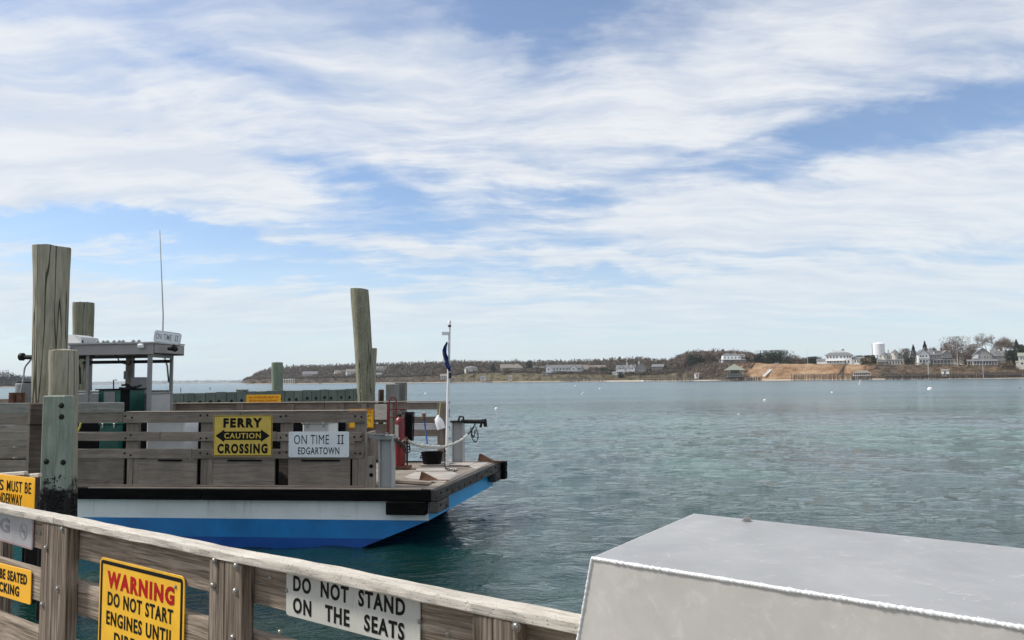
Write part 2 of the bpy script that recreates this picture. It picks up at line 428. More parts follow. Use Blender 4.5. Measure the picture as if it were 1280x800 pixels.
def leaff(name, a, bb, c3):
    def f(t, b):
        oi = t.new('ShaderNodeObjectInfo').outputs['Random']
        pos = t.new('ShaderNodeNewGeometry').outputs['Position']
        n = t.noise(pos, 0.16, 4, 0.6)
        n2 = t.noise(pos, 1.1, 3, 0.6)
        v = t.math('ADD', t.math('MULTIPLY', n, 0.6), t.math('MULTIPLY', n2, 0.4))
        v = t.math('ADD', v, t.math('MULTIPLY', t.math('SUBTRACT', oi, 0.5), 0.12))
        setp(t, b, t.ramp(v, [(0.36, a), (0.5, bb), (0.64, c3)]), 0.9, spec=0.15)
    return mat(name, f)
leaff('bare_wood', (0.10, 0.074, 0.058), (0.17, 0.130, 0.104), (0.26, 0.21, 0.17))
leaff('evergreen', (0.022, 0.032, 0.020), (0.040, 0.052, 0.030), (0.075, 0.082, 0.048))
leaff('forest_mix', (0.060, 0.060, 0.040), (0.120, 0.098, 0.072), (0.19, 0.155, 0.12))
leaff('scrub', (0.085, 0.064, 0.042), (0.155, 0.122, 0.080), (0.24, 0.20, 0.13))
leaff('far_wood', (0.030, 0.036, 0.034), (0.045, 0.052, 0.048), (0.065, 0.070, 0.062))
plain('shingle_wall', (0.30, 0.285, 0.265), 0.9, nvar=0.15, nscale=1.2)
plain('clapboard', (0.74, 0.74, 0.73), 0.7, nvar=0.05, nscale=0.6)
plain('cream_wall', (0.55, 0.52, 0.46), 0.8, nvar=0.06, nscale=0.6)
plain('roof_grey', (0.17, 0.17, 0.175), 0.9, nvar=0.15, nscale=1.2)
plain('roof_brown', (0.22, 0.195, 0.17), 0.9, nvar=0.15, nscale=1.2)
plain('roof_green', (0.235, 0.25, 0.20), 0.9, nvar=0.12, nscale=1.0)
plain('window_glass', (0.035, 0.045, 0.055), 0.1)
plain('brick_dark', (0.13, 0.09, 0.075), 0.9)
plain('dock_pile', (0.085, 0.072, 0.06), 0.9, nvar=0.3)
plain('dock_deck', (0.34, 0.30, 0.25), 0.9, nvar=0.15)
plain('tank_white', (0.78, 0.80, 0.83), 0.5, nvar=0.03, nscale=0.2)

# ------------------------------------------------------------------ geometry helpers
class MB:
    def __init__(s):
        s.v = []; s.f = []; s.mi = []
    def add(s, vs, fs, m=0):
        k = len(s.v)
        s.v += [tuple(v) for v in vs]
        s.f += [tuple(i+k for i in f) for f in fs]
        s.mi += [m]*len(fs)
        return s
    def box(s, x0, x1, y0, y1, z0, z1, m=0, M=None):
        vs = [(x, y, z) for x in (x0, x1) for y in (y0, y1) for z in (z0, z1)]
        if M is not None: vs = [M @ Vector(v) for v in vs]
        return s.add(vs, [(0, 1, 3, 2), (4, 6, 7, 5), (0, 4, 5, 1), (2, 3, 7, 6), (0, 2, 6, 4), (1, 5, 7, 3)], m)
    def prism(s, poly, z0, z1, m=0, M=None):      # poly of (x, y) counterclockwise
        n = len(poly)
        vs = [(p[0], p[1], z0) for p in poly]+[(p[0], p[1], z1) for p in poly]
        if M is not None: vs = [M @ Vector(v) for v in vs]
        return s.add(vs, [tuple(range(n-1, -1, -1)), tuple(range(n, 2*n))]+[(i, (i+1) % n, n+(i+1) % n, n+i) for i in range(n)], m)
    def tube(s, pts, rad, seg=8, m=0, caps=True):
        pts = [Vector(p) for p in pts]
        n = len(pts)
        if not hasattr(rad, '__len__'): rad = [rad]*n
        ref = None
        vs = []
        for i, p in enumerate(pts):
            d = (pts[min(i+1, n-1)]-pts[max(i-1, 0)])
            d = d.normalized() if d.length > 1e-9 else Vector((0, 0, 1))
            if ref is None:
                ref = d.cross(Vector((0, 0, 1)) if abs(d.z) < 0.9 else Vector((1, 0, 0))).normalized()
            ref = (ref - d*ref.dot(d)).normalized()
            b = d.cross(ref)
            for k in range(seg):
                a = 2*PI*k/seg
                vs.append(p+(ref*math.cos(a)+b*math.sin(a))*rad[i])
        fs = [(i*seg+k, i*seg+(k+1) % seg, (i+1)*seg+(k+1) % seg, (i+1)*seg+k) for i in range(n-1) for k in range(seg)]
        if caps: fs += [tuple(range(seg-1, -1, -1)), tuple(range((n-1)*seg, n*seg))]
        return s.add(vs, fs, m)
    def build(s, name, mats, parent=None, smooth=False, label=None):
        me = bpy.data.meshes.new(name)
        me.from_pydata(s.v, [], s.f)
        if not isinstance(mats, (list, tuple)): mats = [mats]
        for q in mats: me.materials.append(MATS[q])
        if len(mats) > 1: me.polygons.foreach_set('material_index', s.mi)
        me.validate()
        if smooth:
            me.polygons.foreach_set('use_smooth', [True]*len(me.polygons))
            try: me.set_sharp_from_angle(angle=R(38))
            except Exception: pass
        me.update()
        o = bpy.data.objects.new(name, me)
        C.objects.link(o)
        if parent: o.parent = parent
        if label: o['label'] = label
        return o

def tag(o, label=None, cat=None, group=None, kind=None):
    if label: o['label'] = label
    if cat: o['category'] = cat
    if group: o['group'] = group
    if kind: o['kind'] = kind
    return o
def empty(name, loc, rz=0, label=None, cat=None, group=None, parent=None):
    o = bpy.data.objects.new(name, None)
    o.empty_display_size = 0.3
    C.objects.link(o)
    o.location = loc
    o.rotation_euler = (0, 0, rz)
    if parent: o.parent = parent
    return tag(o, label, cat, group)
def mesh_obj(name, me, parent=None, M=None):
    o = bpy.data.objects.new(name, me)
    C.objects.link(o)
    if parent: o.parent = parent
    if M is not None: o.matrix_local = M
    return o

_cham = {}
def chamfer_mesh(name, lx, ly, lz, c, m):
    key = (name, round(lx, 3), round(ly, 3), round(lz, 3), c, m)
    if key in _cham: return _cham[key]
    c = min(c, lx*.3, ly*.3, lz*.3)
    hx, hy, hz = lx/2, ly/2, lz/2
    vs = []; idx = {}
    for sx in (-1, 1):
        for sy in (-1, 1):
            for sz in (-1, 1):
                for a in range(3):
                    p = [sx*(hx-c), sy*(hy-c), sz*(hz-c)]
                    p[a] = (sx*hx, sy*hy, sz*hz)[a]
                    idx[(sx, sy, sz, a)] = len(vs); vs.append(p)
    fs = []
    for a in range(3):
        b, d = (a+1) % 3, (a+2) % 3
        for s_ in (-1, 1):
            q = []
            for (u, v) in ((-1, -1), (1, -1), (1, 1), (-1, 1)):
                k = [0, 0, 0]; k[a] = s_; k[b] = u; k[d] = v
                q.append(idx[(k[0], k[1], k[2], a)])
            fs.append(tuple(q if s_ > 0 else q[::-1]))
    for a in range(3):                       # edges run along axis a
        b, d = (a+1) % 3, (a+2) % 3
        for u in (-1, 1):
            for v in (-1, 1):
                k0 = [0]*3; k1 = [0]*3
                k0[a] = -1; k1[a] = 1
                for k in (k0, k1): k[b] = u; k[d] = v
                q = [idx[(*k0, b)], idx[(*k1, b)], idx[(*k1, d)], idx[(*k0, d)]]
                fs.append(tuple(q if u*v < 0 else q[::-1]))
    for sx in (-1, 1):
        for sy in (-1, 1):
            for sz in (-1, 1):
                q = [idx[(sx, sy, sz, a)] for a in range(3)]
                fs.append(tuple(q if sx*sy*sz > 0 else q[::-1]))
    me = bpy.data.meshes.new(name)
    me.from_pydata(vs, [], fs)
    me.materials.append(MATS[m])
    me.update()
    _cham[key] = me
    return me
def board(name, p0, p1, wid, thk, m, parent, face=(0, -1, 0), c=0.006, label=None):
    """a plank from p0 to p1 (centre line); face = outward direction of its broad side; wid across, thk through"""
    p0, p1 = Vector(p0), Vector(p1)
    X = (p1-p0); L = X.length; X.normalize()
    Y = -Vector(face); Y = (Y - X*Y.dot(X)).normalized()
    Z = X.cross(Y)
    M = Matrix(((X.x, Y.x, Z.x, 0), (X.y, Y.y, Z.y, 0), (X.z, Y.z, Z.z, 0), (0, 0, 0, 1)))
    M.translation = (p0+p1)/2
    o = mesh_obj(name, chamfer_mesh(name, L, thk, wid, c, m), parent, M)
    if label: o['label'] = label
    return o

_bolts = {}
def bolt(parent, p, r=0.012, m='bolt_steel', n=(0, -1, 0), name='bolt'):
    key = (round(r, 4), m, name)
    if key not in _bolts:
        b = MB()
        rs = [(r*1.55, 0), (r*1.5, r*.22), (r*1.0, r*.25), (r*.98, r*.55), (r*.7, r*.85), (0.001, r*.95)]
        b.tube([(0, -h, 0) for _, h in rs], [q for q, _ in rs], 10)
        o = b.build(name, m); _bolts[key] = o.data
        bpy.data.objects.remove(o)
    q = Vector((0, -1, 0)).rotation_difference(Vector(n))
    M = q.to_matrix().to_4x4(); M.translation = Vector(p)
    return mesh_obj(name, _bolts[key], parent, M)

def numeral_two(cx, cz, wd, ht, m, parent, y):
    """the Roman numeral II with bars, two strokes"""
    for k in (-1, 1):
        b = MB(); c = cx+k*wd*.27; t = ht*.055; hw = wd*.21; h_ = ht/2
        pr = [(-hw, -h_), (hw, -h_), (hw, -h_+2*t), (t, -h_+2*t), (t, h_-2*t), (hw, h_-2*t), (hw, h_), (-hw, h_), (-hw, h_-2*t), (-t, h_-2*t), (-t, -h_+2*t), (-hw, -h_+2*t)]
        n = 12
        vs = [(c+p[0], y, cz+p[1]) for p in pr]+[(c+p[0], y-.0012, cz+p[1]) for p in pr]
        b.add(vs, [tuple(range(n-1, -1, -1)), tuple(range(n, 2*n))]+[(i, (i+1) % n, n+(i+1) % n, n+i) for i in range(n)])
        b.build('lettering', m, parent)
_txt = {}
def text_mesh(body, bold):
    if (body, bold) in _txt: return _txt[(body, bold)]
    cu = bpy.data.curves.new('lettering', 'FONT')
    cu.body = body
    cu.offset = bold
    cu.space_character = 1.08+bold*3.5
    cu.resolution_u = 3
    cu.extrude = 0.01
    o = bpy.data.objects.new('lettering', cu)
    C.objects.link(o)
    dg = bpy.context.evaluated_depsgraph_get()
    me = bpy.data.meshes.new_from_object(o.evaluated_get(dg))
    co = np.empty(len(me.vertices)*3, 'f'); me.vertices.foreach_get('co', co)
    co = co.reshape(-1, 3)
    bpy.data.objects.remove(o); bpy.data.curves.remove(cu)
    fs = [tuple(p.vertices) for p in me.polygons]
    bpy.data.meshes.remove(me)
    _txt[(body, bold)] = (co, fs)
    return co, fs
def lettering(body, cx, cz, wd, ht, m, parent, y=-0.003, bold=0.0, thk=0.0012, skew=0.0):
    """one object per word, placed as in the full line"""
    words = body.split()
    if len(words) == 1: return word(body, cx, cz, wd, ht, m, parent, y, bold, thk, skew)
    full, _ = text_mesh(body, bold); x0 = full[:, 0].min(); W = np.ptp(full[:, 0])
    pos = 0
    for w_ in words:
        i = body.index(w_, pos); pos = i+len(w_)
        xr = text_mesh(body[:pos], bold)[0][:, 0].max(); ww = np.ptp(text_mesh(w_, bold)[0][:, 0])
        a, b_ = (xr-ww-x0)/W-.5, (xr-x0)/W-.5
        word(w_, cx+(a+b_)/2*wd, cz, (b_-a)*wd, ht, m, parent, y, bold, thk, skew)
def word(body, cx, cz, wd, ht, m, parent, y=-0.003, bold=0.0, thk=0.0012, skew=0.0):
    co, fs = text_mesh(body, bold)
    x0, y0 = co[:, 0].min(), co[:, 1].min()
    W, H = np.ptp(co[:, 0]), np.ptp(co[:, 1])
    X = (co[:, 0]-x0-W/2)/W*wd + cx
    Z = (co[:, 1]-y0-H/2)/H*ht
    X = X + Z*skew
    Y = y - (co[:, 2] > 0)*thk
    me = bpy.data.meshes.new('lettering')
    me.from_pydata(np.stack([X, Y, Z+cz], 1).tolist(), [], fs)
    me.materials.append(MATS[m])
    o = bpy.data.objects.new('lettering', me)
    C.objects.link(o); o.parent = parent
    return o
def rrect(w_, h_, r, seg=5):
    pts = []
    for cx, cy, a0 in ((w_/2-r, h_/2-r, 0), (-w_/2+r, h_/2-r, 90), (-w_/2+r, -h_/2+r, 180), (w_/2-r, -h_/2+r, 270)):
        for k in range(seg+1):
            a = R(a0+90*k/seg)
            pts.append((cx+r*math.cos(a), cy+r*math.sin(a)))
    return pts
def frame_strip(outer, inner, y0, y1, m, name, parent):
    n = len(outer); b = MB()
    vs = [(p[0], y0, p[1]) for p in outer]+[(p[0], y0, p[1]) for p in inner]+[(p[0], y1, p[1]) for p in outer]+[(p[0], y1, p[1]) for p in inner]
    fs = []
    for i in range(n):
        j = (i+1) % n
        fs += [(i+2*n, j+2*n, j+3*n, i+3*n), (i, j, j+2*n, i+2*n), (i+n, i+3*n, j+3*n, j+n)]
    b.add(vs, fs)
    return b.build(name, m, parent)
def sign(name, label, M, wd, ht, plate, lines, r=0.02, thk=0.003, border=None, bw=0.012, bi=0.012, bolts=(), br=0.006, cat='sign', group=None):
    """plate in local x right, z up, facing -y, centre at M's origin"""
    b = MB()
    MM = Matrix(((1, 0, 0, 0), (0, 0, -1, 0), (0, 1, 0, 0), (0, 0, 0, 1)))
    pr = rrect(wd, ht, r)
    c = min(.0015, thk*.3)
    pi_ = rrect(wd-2*c, ht-2*c, max(r-c, 1e-4))
    n = len(pr)
    vs = [(p[0], thk/2, p[1]) for p in pr]+[(p[0], -thk/2+c, p[1]) for p in pr]+[(p[0], -thk/2, p[1]) for p in pi_]
    fs = [tuple(range(n)), tuple(range(3*n-1, 2*n-1, -1))]
    for i in range(n):
        j = (i+1) % n
        fs += [(i, i+n, j+n, j), (i+n, i+2*n, j+2*n, j+n)]
    b.add(vs, fs)
    o = b.build(name, plate)
    o.matrix_world = M
    tag(o, label, cat, group)
    if border:
        frame_strip(rrect(wd-2*bi, ht-2*bi, max(r-bi, .004)), rrect(wd-2*bi-2*bw, ht-2*bi-2*bw, max(r-bi-bw, .003)), -thk/2, -thk/2-.0008, border, 'border', o)
    for L in lines:
        t, cx, cz, lw, lh, lm = L[:6]
        if t == 'II':
            numeral_two(cx, cz, lw, lh, lm, o, -thk/2-.0002); continue
        lettering(t, cx, cz, lw, lh, lm, o, y=-thk/2-.0002, bold=L[6] if len(L) > 6 else 0, skew=L[7] if len(L) > 7 else 0)
    for (bx, bz) in bolts:
        bolt(o, (bx, -thk/2, bz), br)
    return o
def frameM(origin, X, face):
    X = Vector(X).normalized(); Y = -Vector(face); Y = (Y-X*Y.dot(X)).normalized(); Z = X.cross(Y)
    M = Matrix(((X.x, Y.x, Z.x, 0), (X.y, Y.y, Z.y, 0), (X.z, Y.z, Z.z, 0), (0, 0, 0, 1)))
    M.translation = Vector(origin)
    return M

# ------------------------------------------------------------------ water
def water_sheet():
    st = 0.17
    X0, X1, Y0, Y1 = -34.0, 62.0, -6.0, 92.0
    xs = np.arange(X0, X1+.001, st); ys = np.arange(Y0, Y1+.001, st)
    gx, gy = np.meshgrid(xs, ys, indexing='ij')
    g = np.random.default_rng(5)
    h = np.zeros_like(gx)
    for k in range(70):
        lam = 0.5*(5.0/0.5)**g.random()
        th = R(100)+g.normal()*R(38)              # travel direction, mostly across the harbour
        kk = 2*PI/lam
        amp = 0.0056*lam**0.62*g.uniform(.5, 1.2)
        env = 1.0
        h += amp*np.sin(kk*(gx*math.cos(th)+gy*math.sin(th))+g.random()*6.28)
    h = h*.50+np.abs(h)*.22
    # calmer and livelier patches
    pt = .75+.35*np.sin(gx*.11+gy*.05+1.0)*np.sin(gy*.09-gx*.03)
    ed = np.minimum(np.minimum((gx-X0)*.6, (X1-gx)*.6), np.minimum(gy-Y0, (Y1-gy)*.10))
    h *= pt*np.clip(ed/6, 0, 1)
    # lee of the moored ferry and the dock
    nx, ny = gx.shape
    v = np.stack([gx, gy, h], -1).reshape(-1, 3)
    idx = np.arange(nx*ny).reshape(nx, ny)
    q = np.stack([idx[:-1, :-1], idx[1:, :-1], idx[1:, 1:], idx[:-1, 1:]], -1).reshape(-1, 4)
    X1_, Y1_ = xs[-1], ys[-1]
    ox = [-4100, X0, X1_, 4100]; oy = [-300, Y0, Y1_, 4200]
    n0 = len(v); ov = [(a, b_, 0) for a in ox for b_ in oy]
    oq = [(n0+i*4+j, n0+(i+1)*4+j, n0+(i+1)*4+j+1, n0+i*4+j+1) for i in range(3) for j in range(3) if not (i == 1 and j == 1)]
    v = np.concatenate([v, np.array(ov, float)]); q = np.concatenate([q, np.array(oq)])
    me = bpy.data.meshes.new('water')
    me.vertices.add(len(v)); me.vertices.foreach_set('co', v.astype('f').ravel())
    me.loops.add(len(q)*4); me.loops.foreach_set('vertex_index', q.astype('i').ravel())
    me.polygons.add(len(q)); me.polygons.foreach_set('loop_start', np.arange(0, len(q)*4, 4, dtype='i'))
    me.polygons.foreach_set('loop_total', np.full(len(q), 4, 'i'))
    me.polygons.foreach_set('use_smooth', np.ones(len(q), bool))
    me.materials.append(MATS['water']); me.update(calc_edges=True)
    o = bpy.data.objects.new('water', me); C.objects.link(o)
    return tag(o, kind='structure')
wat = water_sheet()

# ------------------------------------------------------------------ the ferry alongside
FA = R(6.5)
FX = Vector((math.cos(FA), -math.sin(FA), 0)); FY = Vector((math.sin(FA), math.cos(FA), 0))
DECK = 0.985
F0 = atZ(545, 612, DECK); F0.z = 0
def toF(p):
    d = Vector(p)-F0
    return Vector((d.dot(FX), d.dot(FY), p.z))
def FP(px, py, t=0.0):                      # point on the plane y = t of the ferry
    return toF(at_plane(px, py, F0+FY*t, FY))
def FZ(px, py, z=DECK):
    return toF(atZ(px, py, z))
def FW(p):                                  # ferry point to world
    return F0+FX*p[0]+FY*p[1]+Vector((0, 0, p[2]))
ferry = empty('car_ferry', F0, -FA, 'low open wooden decked car ferry with white and blue hull moored beyond the fence', 'ferry')
far = FZ(626.5, 576)
BEAM = far.y; SK = far.x/far.y              # bow edge runs from (0,0) to far
STERN = -22.0
print('beam', BEAM, 'skew', SK, 'F0', F0)
def bowx(y): return SK*y
ZB = 0.46                                   # underside of the vertical transom
# hull: sides by height bands, transom and raked bottom
IN = 0.10
hb = MB()
xb0, xb1 = bowx(IN)-0.16, bowx(BEAM-IN)-0.16
rake = 1.15
lv = [(0.78, 0), (0.43, 0), (0.15, 0), (-0.4, 0)]
def bx(y, z):                                # bow x at height z: vertical down to ZB then raked back
    x0 = bowx(y)-0.16
    return x0 if z >= ZB else x0-(ZB-z)/ZB*rake
for yy, sgn in ((IN, 1), (BEAM-IN, -1)):
    zs = [0.80, ZB, 0.42, 0.15, -0.5]
    mi = [0, 1, 1, 2]
    for k in range(4):
        za, zb = zs[k], zs[k+1]
        q = [(STERN, yy, za), (STERN, yy, zb), (bx(yy, zb), yy, zb), (bx(yy, za), yy, za)]
        m_ = 0 if k == 0 else (1 if k in (1, 2) else 2)
        hb.add(q if sgn > 0 else q[::-1], [(0, 1, 2, 3)], m_)
y0_, y1_ = IN, BEAM-IN
def cross(za, zb, m_):
    hb.add([(bx(y0_, za), y0_, za), (bx(y0_, zb), y0_, zb), (bx(y1_, zb), y1_, zb), (bx(y1_, za), y1_, za)], [(0, 1, 2, 3)], m_)
cross(0.80, ZB, 3); cross(ZB, 0.15, 3); cross(0.15, -0.5, 2)
hb.add([(STERN, y0_, .8), (STERN, y1_, .8), (STERN, y1_, -.5), (STERN, y0_, -.5)], [(0, 1, 2, 3)], 0)
hb.add([(STERN, y0_, .8), (bx(y0_, .8), y0_, .8), (bx(y1_, .8), y1_, .8), (STERN, y1_, .8)], [(0, 1, 2, 3)], 0)
hb.build('hull', ['hull_white', 'hull_blue', 'hull_navy', 'hull_blue_lit'], ferry)
# deck planks, laid fore and aft
nrow = 17
pw_ = (BEAM-0.44)/nrow
for i in range(nrow):
    yc = 0.22+pw_*(i+0.5)
    cuts = [STERN, -16+random.uniform(-1, 1), -10.5+random.uniform(-1, 1), -5.4+random.uniform(-1.2, 1.2), bowx(yc)-0.26]
    for a, b_ in zip(cuts[:-1], cuts[1:]):
        board('deck_plank', (a+.004, yc, DECK-.04+random.uniform(-.002, .002)), (b_-.004, yc, DECK-.04+random.uniform(-.002, .002)), pw_-.010, 0.05, 'deck_wood', ferry, face=(0, 0, 1), c=.004)
# side timbers (black) and coaming
segs = [STERN, -17.5, -12.8, -8.4, -4.1, -0.02]
for a, b_ in zip(segs[:-1], segs[1:]):
    for yy in (0.07, BEAM-0.07):
        xe = b_ if b_ < -0.1 else bowx(yy)-0.10
        board('rub_timber', (a+.006, yy, .885), (xe, yy, .885), 0.19, 0.20, 'tar_timber', ferry, c=.012)
board('fender_block', (-0.84, 0.03, 0.68), (-0.16, 0.03, 0.68), 0.215, 0.20, 'tar_timber', ferry, c=.012)
# bow edge timbers with bolts
bd = Vector((bowx(1), 1, 0)).normalized(); bn = Vector((bd.y, -bd.x, 0))
BL = BEAM/bd.y
def bowedge(s0, s1, z, h, th=0.16, off=-.05, m='edge_timber'):
    p0 = bd*s0+bn*off; p1 = bd*s1+bn*off
    o = board('bow_timber', (p0.x, p0.y, z), (p1.x, p1.y, z), h, th, m, ferry, face=bn, c=.012)
    n = max(2, int((s1-s0)/.32))
    for k in range(n):
        s_ = s0+(s1-s0)*(k+.5)/n
        p = bd*s_+bn*(off+th/2-.001)
        hb_ = MB(); 
        bolt(ferry, (p.x, p.y, z+random.choice((-.03, .03))), .020, 'dark_metal', bn, name='timber_bolt')
    return o
for s0, s1 in ((0.0, 0.98), (0.99, 2.15), (2.16, 3.35), (3.36, BL-.46), (BL-.45, BL)):
    bowedge(s0, s1, .885, .19)
bowedge(0.0, 0.62, .685, .19)
bowedge(BL-.62, BL, .685, .19)
bowedge(BL-.20, BL+.02, .885, .19, th=.1, off=.085, m='tar_timber')
bowedge(BL-.20, BL+.02, .690, .18, th=.1, off=.085, m='tar_timber')
# top edge board along the bow and side
for s0, s1 in ((.02, 1.9), (1.91, 3.3), (3.31, BL-.03)):
    p0 = bd*s0-bn*.16; p1 = bd*s1-bn*.16
    board('edge_board', (p0.x, p0.y, DECK-.006), (p1.x, p1.y, DECK-.006), .20, .03, 'deck_wood', ferry, face=(0, 0, 1))
for a, b_ in ((-6.2, -3.0), (-2.99, -.25)):
    board('edge_board', (a, .10, DECK-.002), (b_, .10, DECK-.002), .24, .03, 'deck_wood', ferry, face=(0, 0, 1))
# pale panels lying on the deck near the bow
def deck_panel(pp, z, thk, m, nm='deck_panel'):
    poly = [FZ(a, b_, z) for a, b_ in pp]
    poly = [(p.x, p.y) for p in poly]
    ar = sum(poly[i][0]*poly[(i+1) % len(poly)][1]-poly[(i+1) % len(poly)][0]*poly[i][1] for i in range(len(poly)))
    if ar < 0: poly = poly[::-1]
    b = MB(); b.prism(poly, DECK+.002, z)
    return b.build(nm, m, ferry)
deck_panel([(524, 581), (547, 573.2), (600, 576.5), (586, 581.5), (576, 581)], DECK+.022, .02, 'ply_panel')
deck_panel([(586, 582.0), (601, 576.6), (612, 577.5), (596, 586.5)], DECK+.018, .02, 'ply_panel')
deck_panel([(520, 586.5), (527, 583.6), (566, 584.5), (572, 586), (566, 588.3), (536, 588.6), (520, 588)], DECK+.020, .02, 'ply_panel')
deck_panel([(504, 596.5), (520, 589.6), (566, 589.2), (575, 593.5), (556, 602.5), (540, 601.2)], DECK+.024, .02, 'ply_panel')
deck_panel([(492, 597.2), (540, 601.6), (538, 603.0), (492, 600.2)], DECK+.045, .04, 'ferry_wood_pale', 'deck_plank')
# rusty steel horns at the bow corners
for px, py, sc_ in ((533, 602, 1.25), (605, 577.8, 1.35)):
    p = FZ(px, py)
    hn = MB()
    L_ = .26*sc_
    vs = [(-.10*sc_, -.07, .001), (.17*sc_, -.05, .001), (.20*sc_, .07, .001), (-.06*sc_, .08, .001), (-.075*sc_, -.01, .135*sc_), (-.05*sc_, .02, .135*sc_), (.02, .0, .10*sc_)]
    hn.add(vs, [(3, 2, 1, 0), (0, 1, 6, 4), (1, 2, 6), (2, 3, 5, 6), (3, 0, 4, 5), (4, 6, 5)])
    hn.box(-.16*sc_, .30*sc_, -.10, .11, -.004, .012)
    hn.box(.14*sc_, .32*sc_, -.05, .03, .012, .030)
    o = hn.build('rusty_horn', 'rust', ferry); o.location = (p.x, p.y, DECK+.004)

# ---- railing on our side
def fpx(px, t=0.0): return FP(px, 540, t).x
def fz(px, py, t=0.0): return FP(px, py, t).z
T0 = 0.06
def rail_plank(pxa, pxb, ya, yb, t, thk=.045, m='ferry_wood', c=.006, nm='rail_plank', par=ferry):
    xm = (pxa+pxb)/2 if pxa > -50 else (50+pxb)/2
    za, zb = fz(xm, ya, t), fz(xm, yb, t)
    return board(nm, (fpx(pxa, t), t+thk/2, (za+zb)/2), (fpx(pxb, t), t+thk/2, (za+zb)/2), abs(za-zb), thk, m, par, c=c)
rail_plank(153.5, 300, 515, 528.3, T0)
rail_plank(300.5, 455, 515, 528.6, T0)
rail_plank(94, 153, 516.2, 528.3, T0)
rail_plank(94, 200, 540, 551.2, T0)
rail_plank(200.5, 345, 540, 551.5, T0)
rail_plank(345.5, 452, 540.3, 551.7, T0)
rail_plank(60, 240, 561.2, 573, T0)
rail_plank(240.5, 455, 561.3, 573.4, T0)
rail_plank(96, 153, 503.2, 516, T0-.02, .04, 'weather_grey')
# bulwark: panels held in stiles
zt, zbw = fz(300, 574, T0+.03), DECK+.0
for a, b_, m_ in ((60, 156, 'ferry_wood'), (171, 247, 'ferry_wood'), (265, 344, 'ferry_wood'), (361, 438, 'ferry_wood')):
    board('bulwark_panel', (fpx(a, T0+.05), T0+.06, (zt+zbw)/2+.02), (fpx(b_, T0+.05), T0+.06, (zt+zbw)/2+.02), zt-zbw-.04, .04, m_, ferry, c=.004)
for a, b_, t_, m_ in ((156, 163, .02, 'ferry_wood'), (163.5, 169, .03, 'ferry_wood'), (248, 256, .03, 'ferry_wood'), (256.5, 263, .02, 'ferry_wood'), (345.5, 360, .05, 'pile_brown'), (438.5, 446, .02, 'ferry_wood'), (446.5, 455, .0, 'ferry_wood')):
    board('stile', ((fpx(a)+fpx(b_))/2, T0+.03+t_, zbw), ((fpx(a)+fpx(b_))/2, T0+.03+t_, zt+.02), fpx(b_)-fpx(a), .05, m_, ferry, c=.006)
board('sill_plank', (fpx(-60), T0+.03, DECK+.02), (fpx(455), T0+.03, DECK+.02), .05, .10, 'ferry_wood', ferry)
for a, b_ in ((195, 225), (282, 325), (375, 423)):
    board('slot_cover', (fpx(a), T0+.02, zt-.02), (fpx(b_), T0+.02, zt-.02), .025, .03, 'tar_timber', ferry)
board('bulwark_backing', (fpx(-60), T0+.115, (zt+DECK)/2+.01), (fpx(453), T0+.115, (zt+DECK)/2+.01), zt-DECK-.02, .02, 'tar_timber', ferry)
# posts between the rail planks
for a, b_ in ((153, 168), (247, 262), (347, 361), (440.5, 454.5)):
    board('rail_post', ((fpx(a)+fpx(b_))/2, T0+.095, zt), ((fpx(a)+fpx(b_))/2, T0+.095, fz(300, 515.6, T0)), fpx(b_)-fpx(a), .09, 'ferry_wood', ferry, c=.006)
for px in (156, 164, 250, 259, 350, 358, 443, 451):
    for py in (521, 545.5, 567):
        p = FP(px+random.uniform(-1, 1), py+random.uniform(-2.5, 2.5), T0)
        bolt(ferry, (p.x, T0, p.z), .013, 'dark_metal', name='rail_bolt')
# cap strip (pale top edge)
board('rail_cap', (fpx(153.6), T0+.05, fz(300, 514.6, T0)+.006), (fpx(455), T0+.05, fz(300, 514.6, T0)+.006), .12, .02, 'ferry_wood_pale', ferry, face=(0, 0, 1))
# left, closed boards beside the piles
for ya, yb, m_ in ((503.5, 517, 'weather_grey'), (517.3, 531, 'ferry_wood'), (531.5, 541, 'ferry_wood_pale'), (541.3, 551, 'ferry_wood_pale'), (551.5, 558, 'ferry_wood_pale'), (559.5, 571.5, 'ferry_wood'), (575, 603, 'ferry_wood')):
    rail_plank(-260, 58, ya, yb, T0-.02, .04, m_)
board('rail_post', (fpx(36), T0-.05, DECK), (fpx(36), T0-.05, fz(36, 503.5, T0)), .05, .05, 'ferry_wood_pale', ferry)
# end board of the railing, turned inboard, with dark hand holes
pA = FP(455.5, 541, T0+.1); 
eb = MB()
p0 = FP(456, 573, T0); 
xe = fpx(455.5, T0)+.02
board('end_board', (xe, T0+.28, DECK), (xe, T0+.28, fz(455, 541, T0)), .52, .05, 'ferry_wood_pale', ferry, face=(1, 0, 0))
board('end_post', (fpx(463, T0)-.02, T0+.05, DECK), (fpx(463, T0)-.02, T0+.05, fz(463, 571, T0)), .20, .05, 'ferry_wood_pale', ferry)
for py in (583, 594):
    p = FP(463.5, py, T0)
    h_ = MB(); h_.tube([(p.x, T0+.020, p.z), (p.x, T0+.030, p.z)], .035, 10); h_.build('hand_hole', 'tar_timber', ferry)
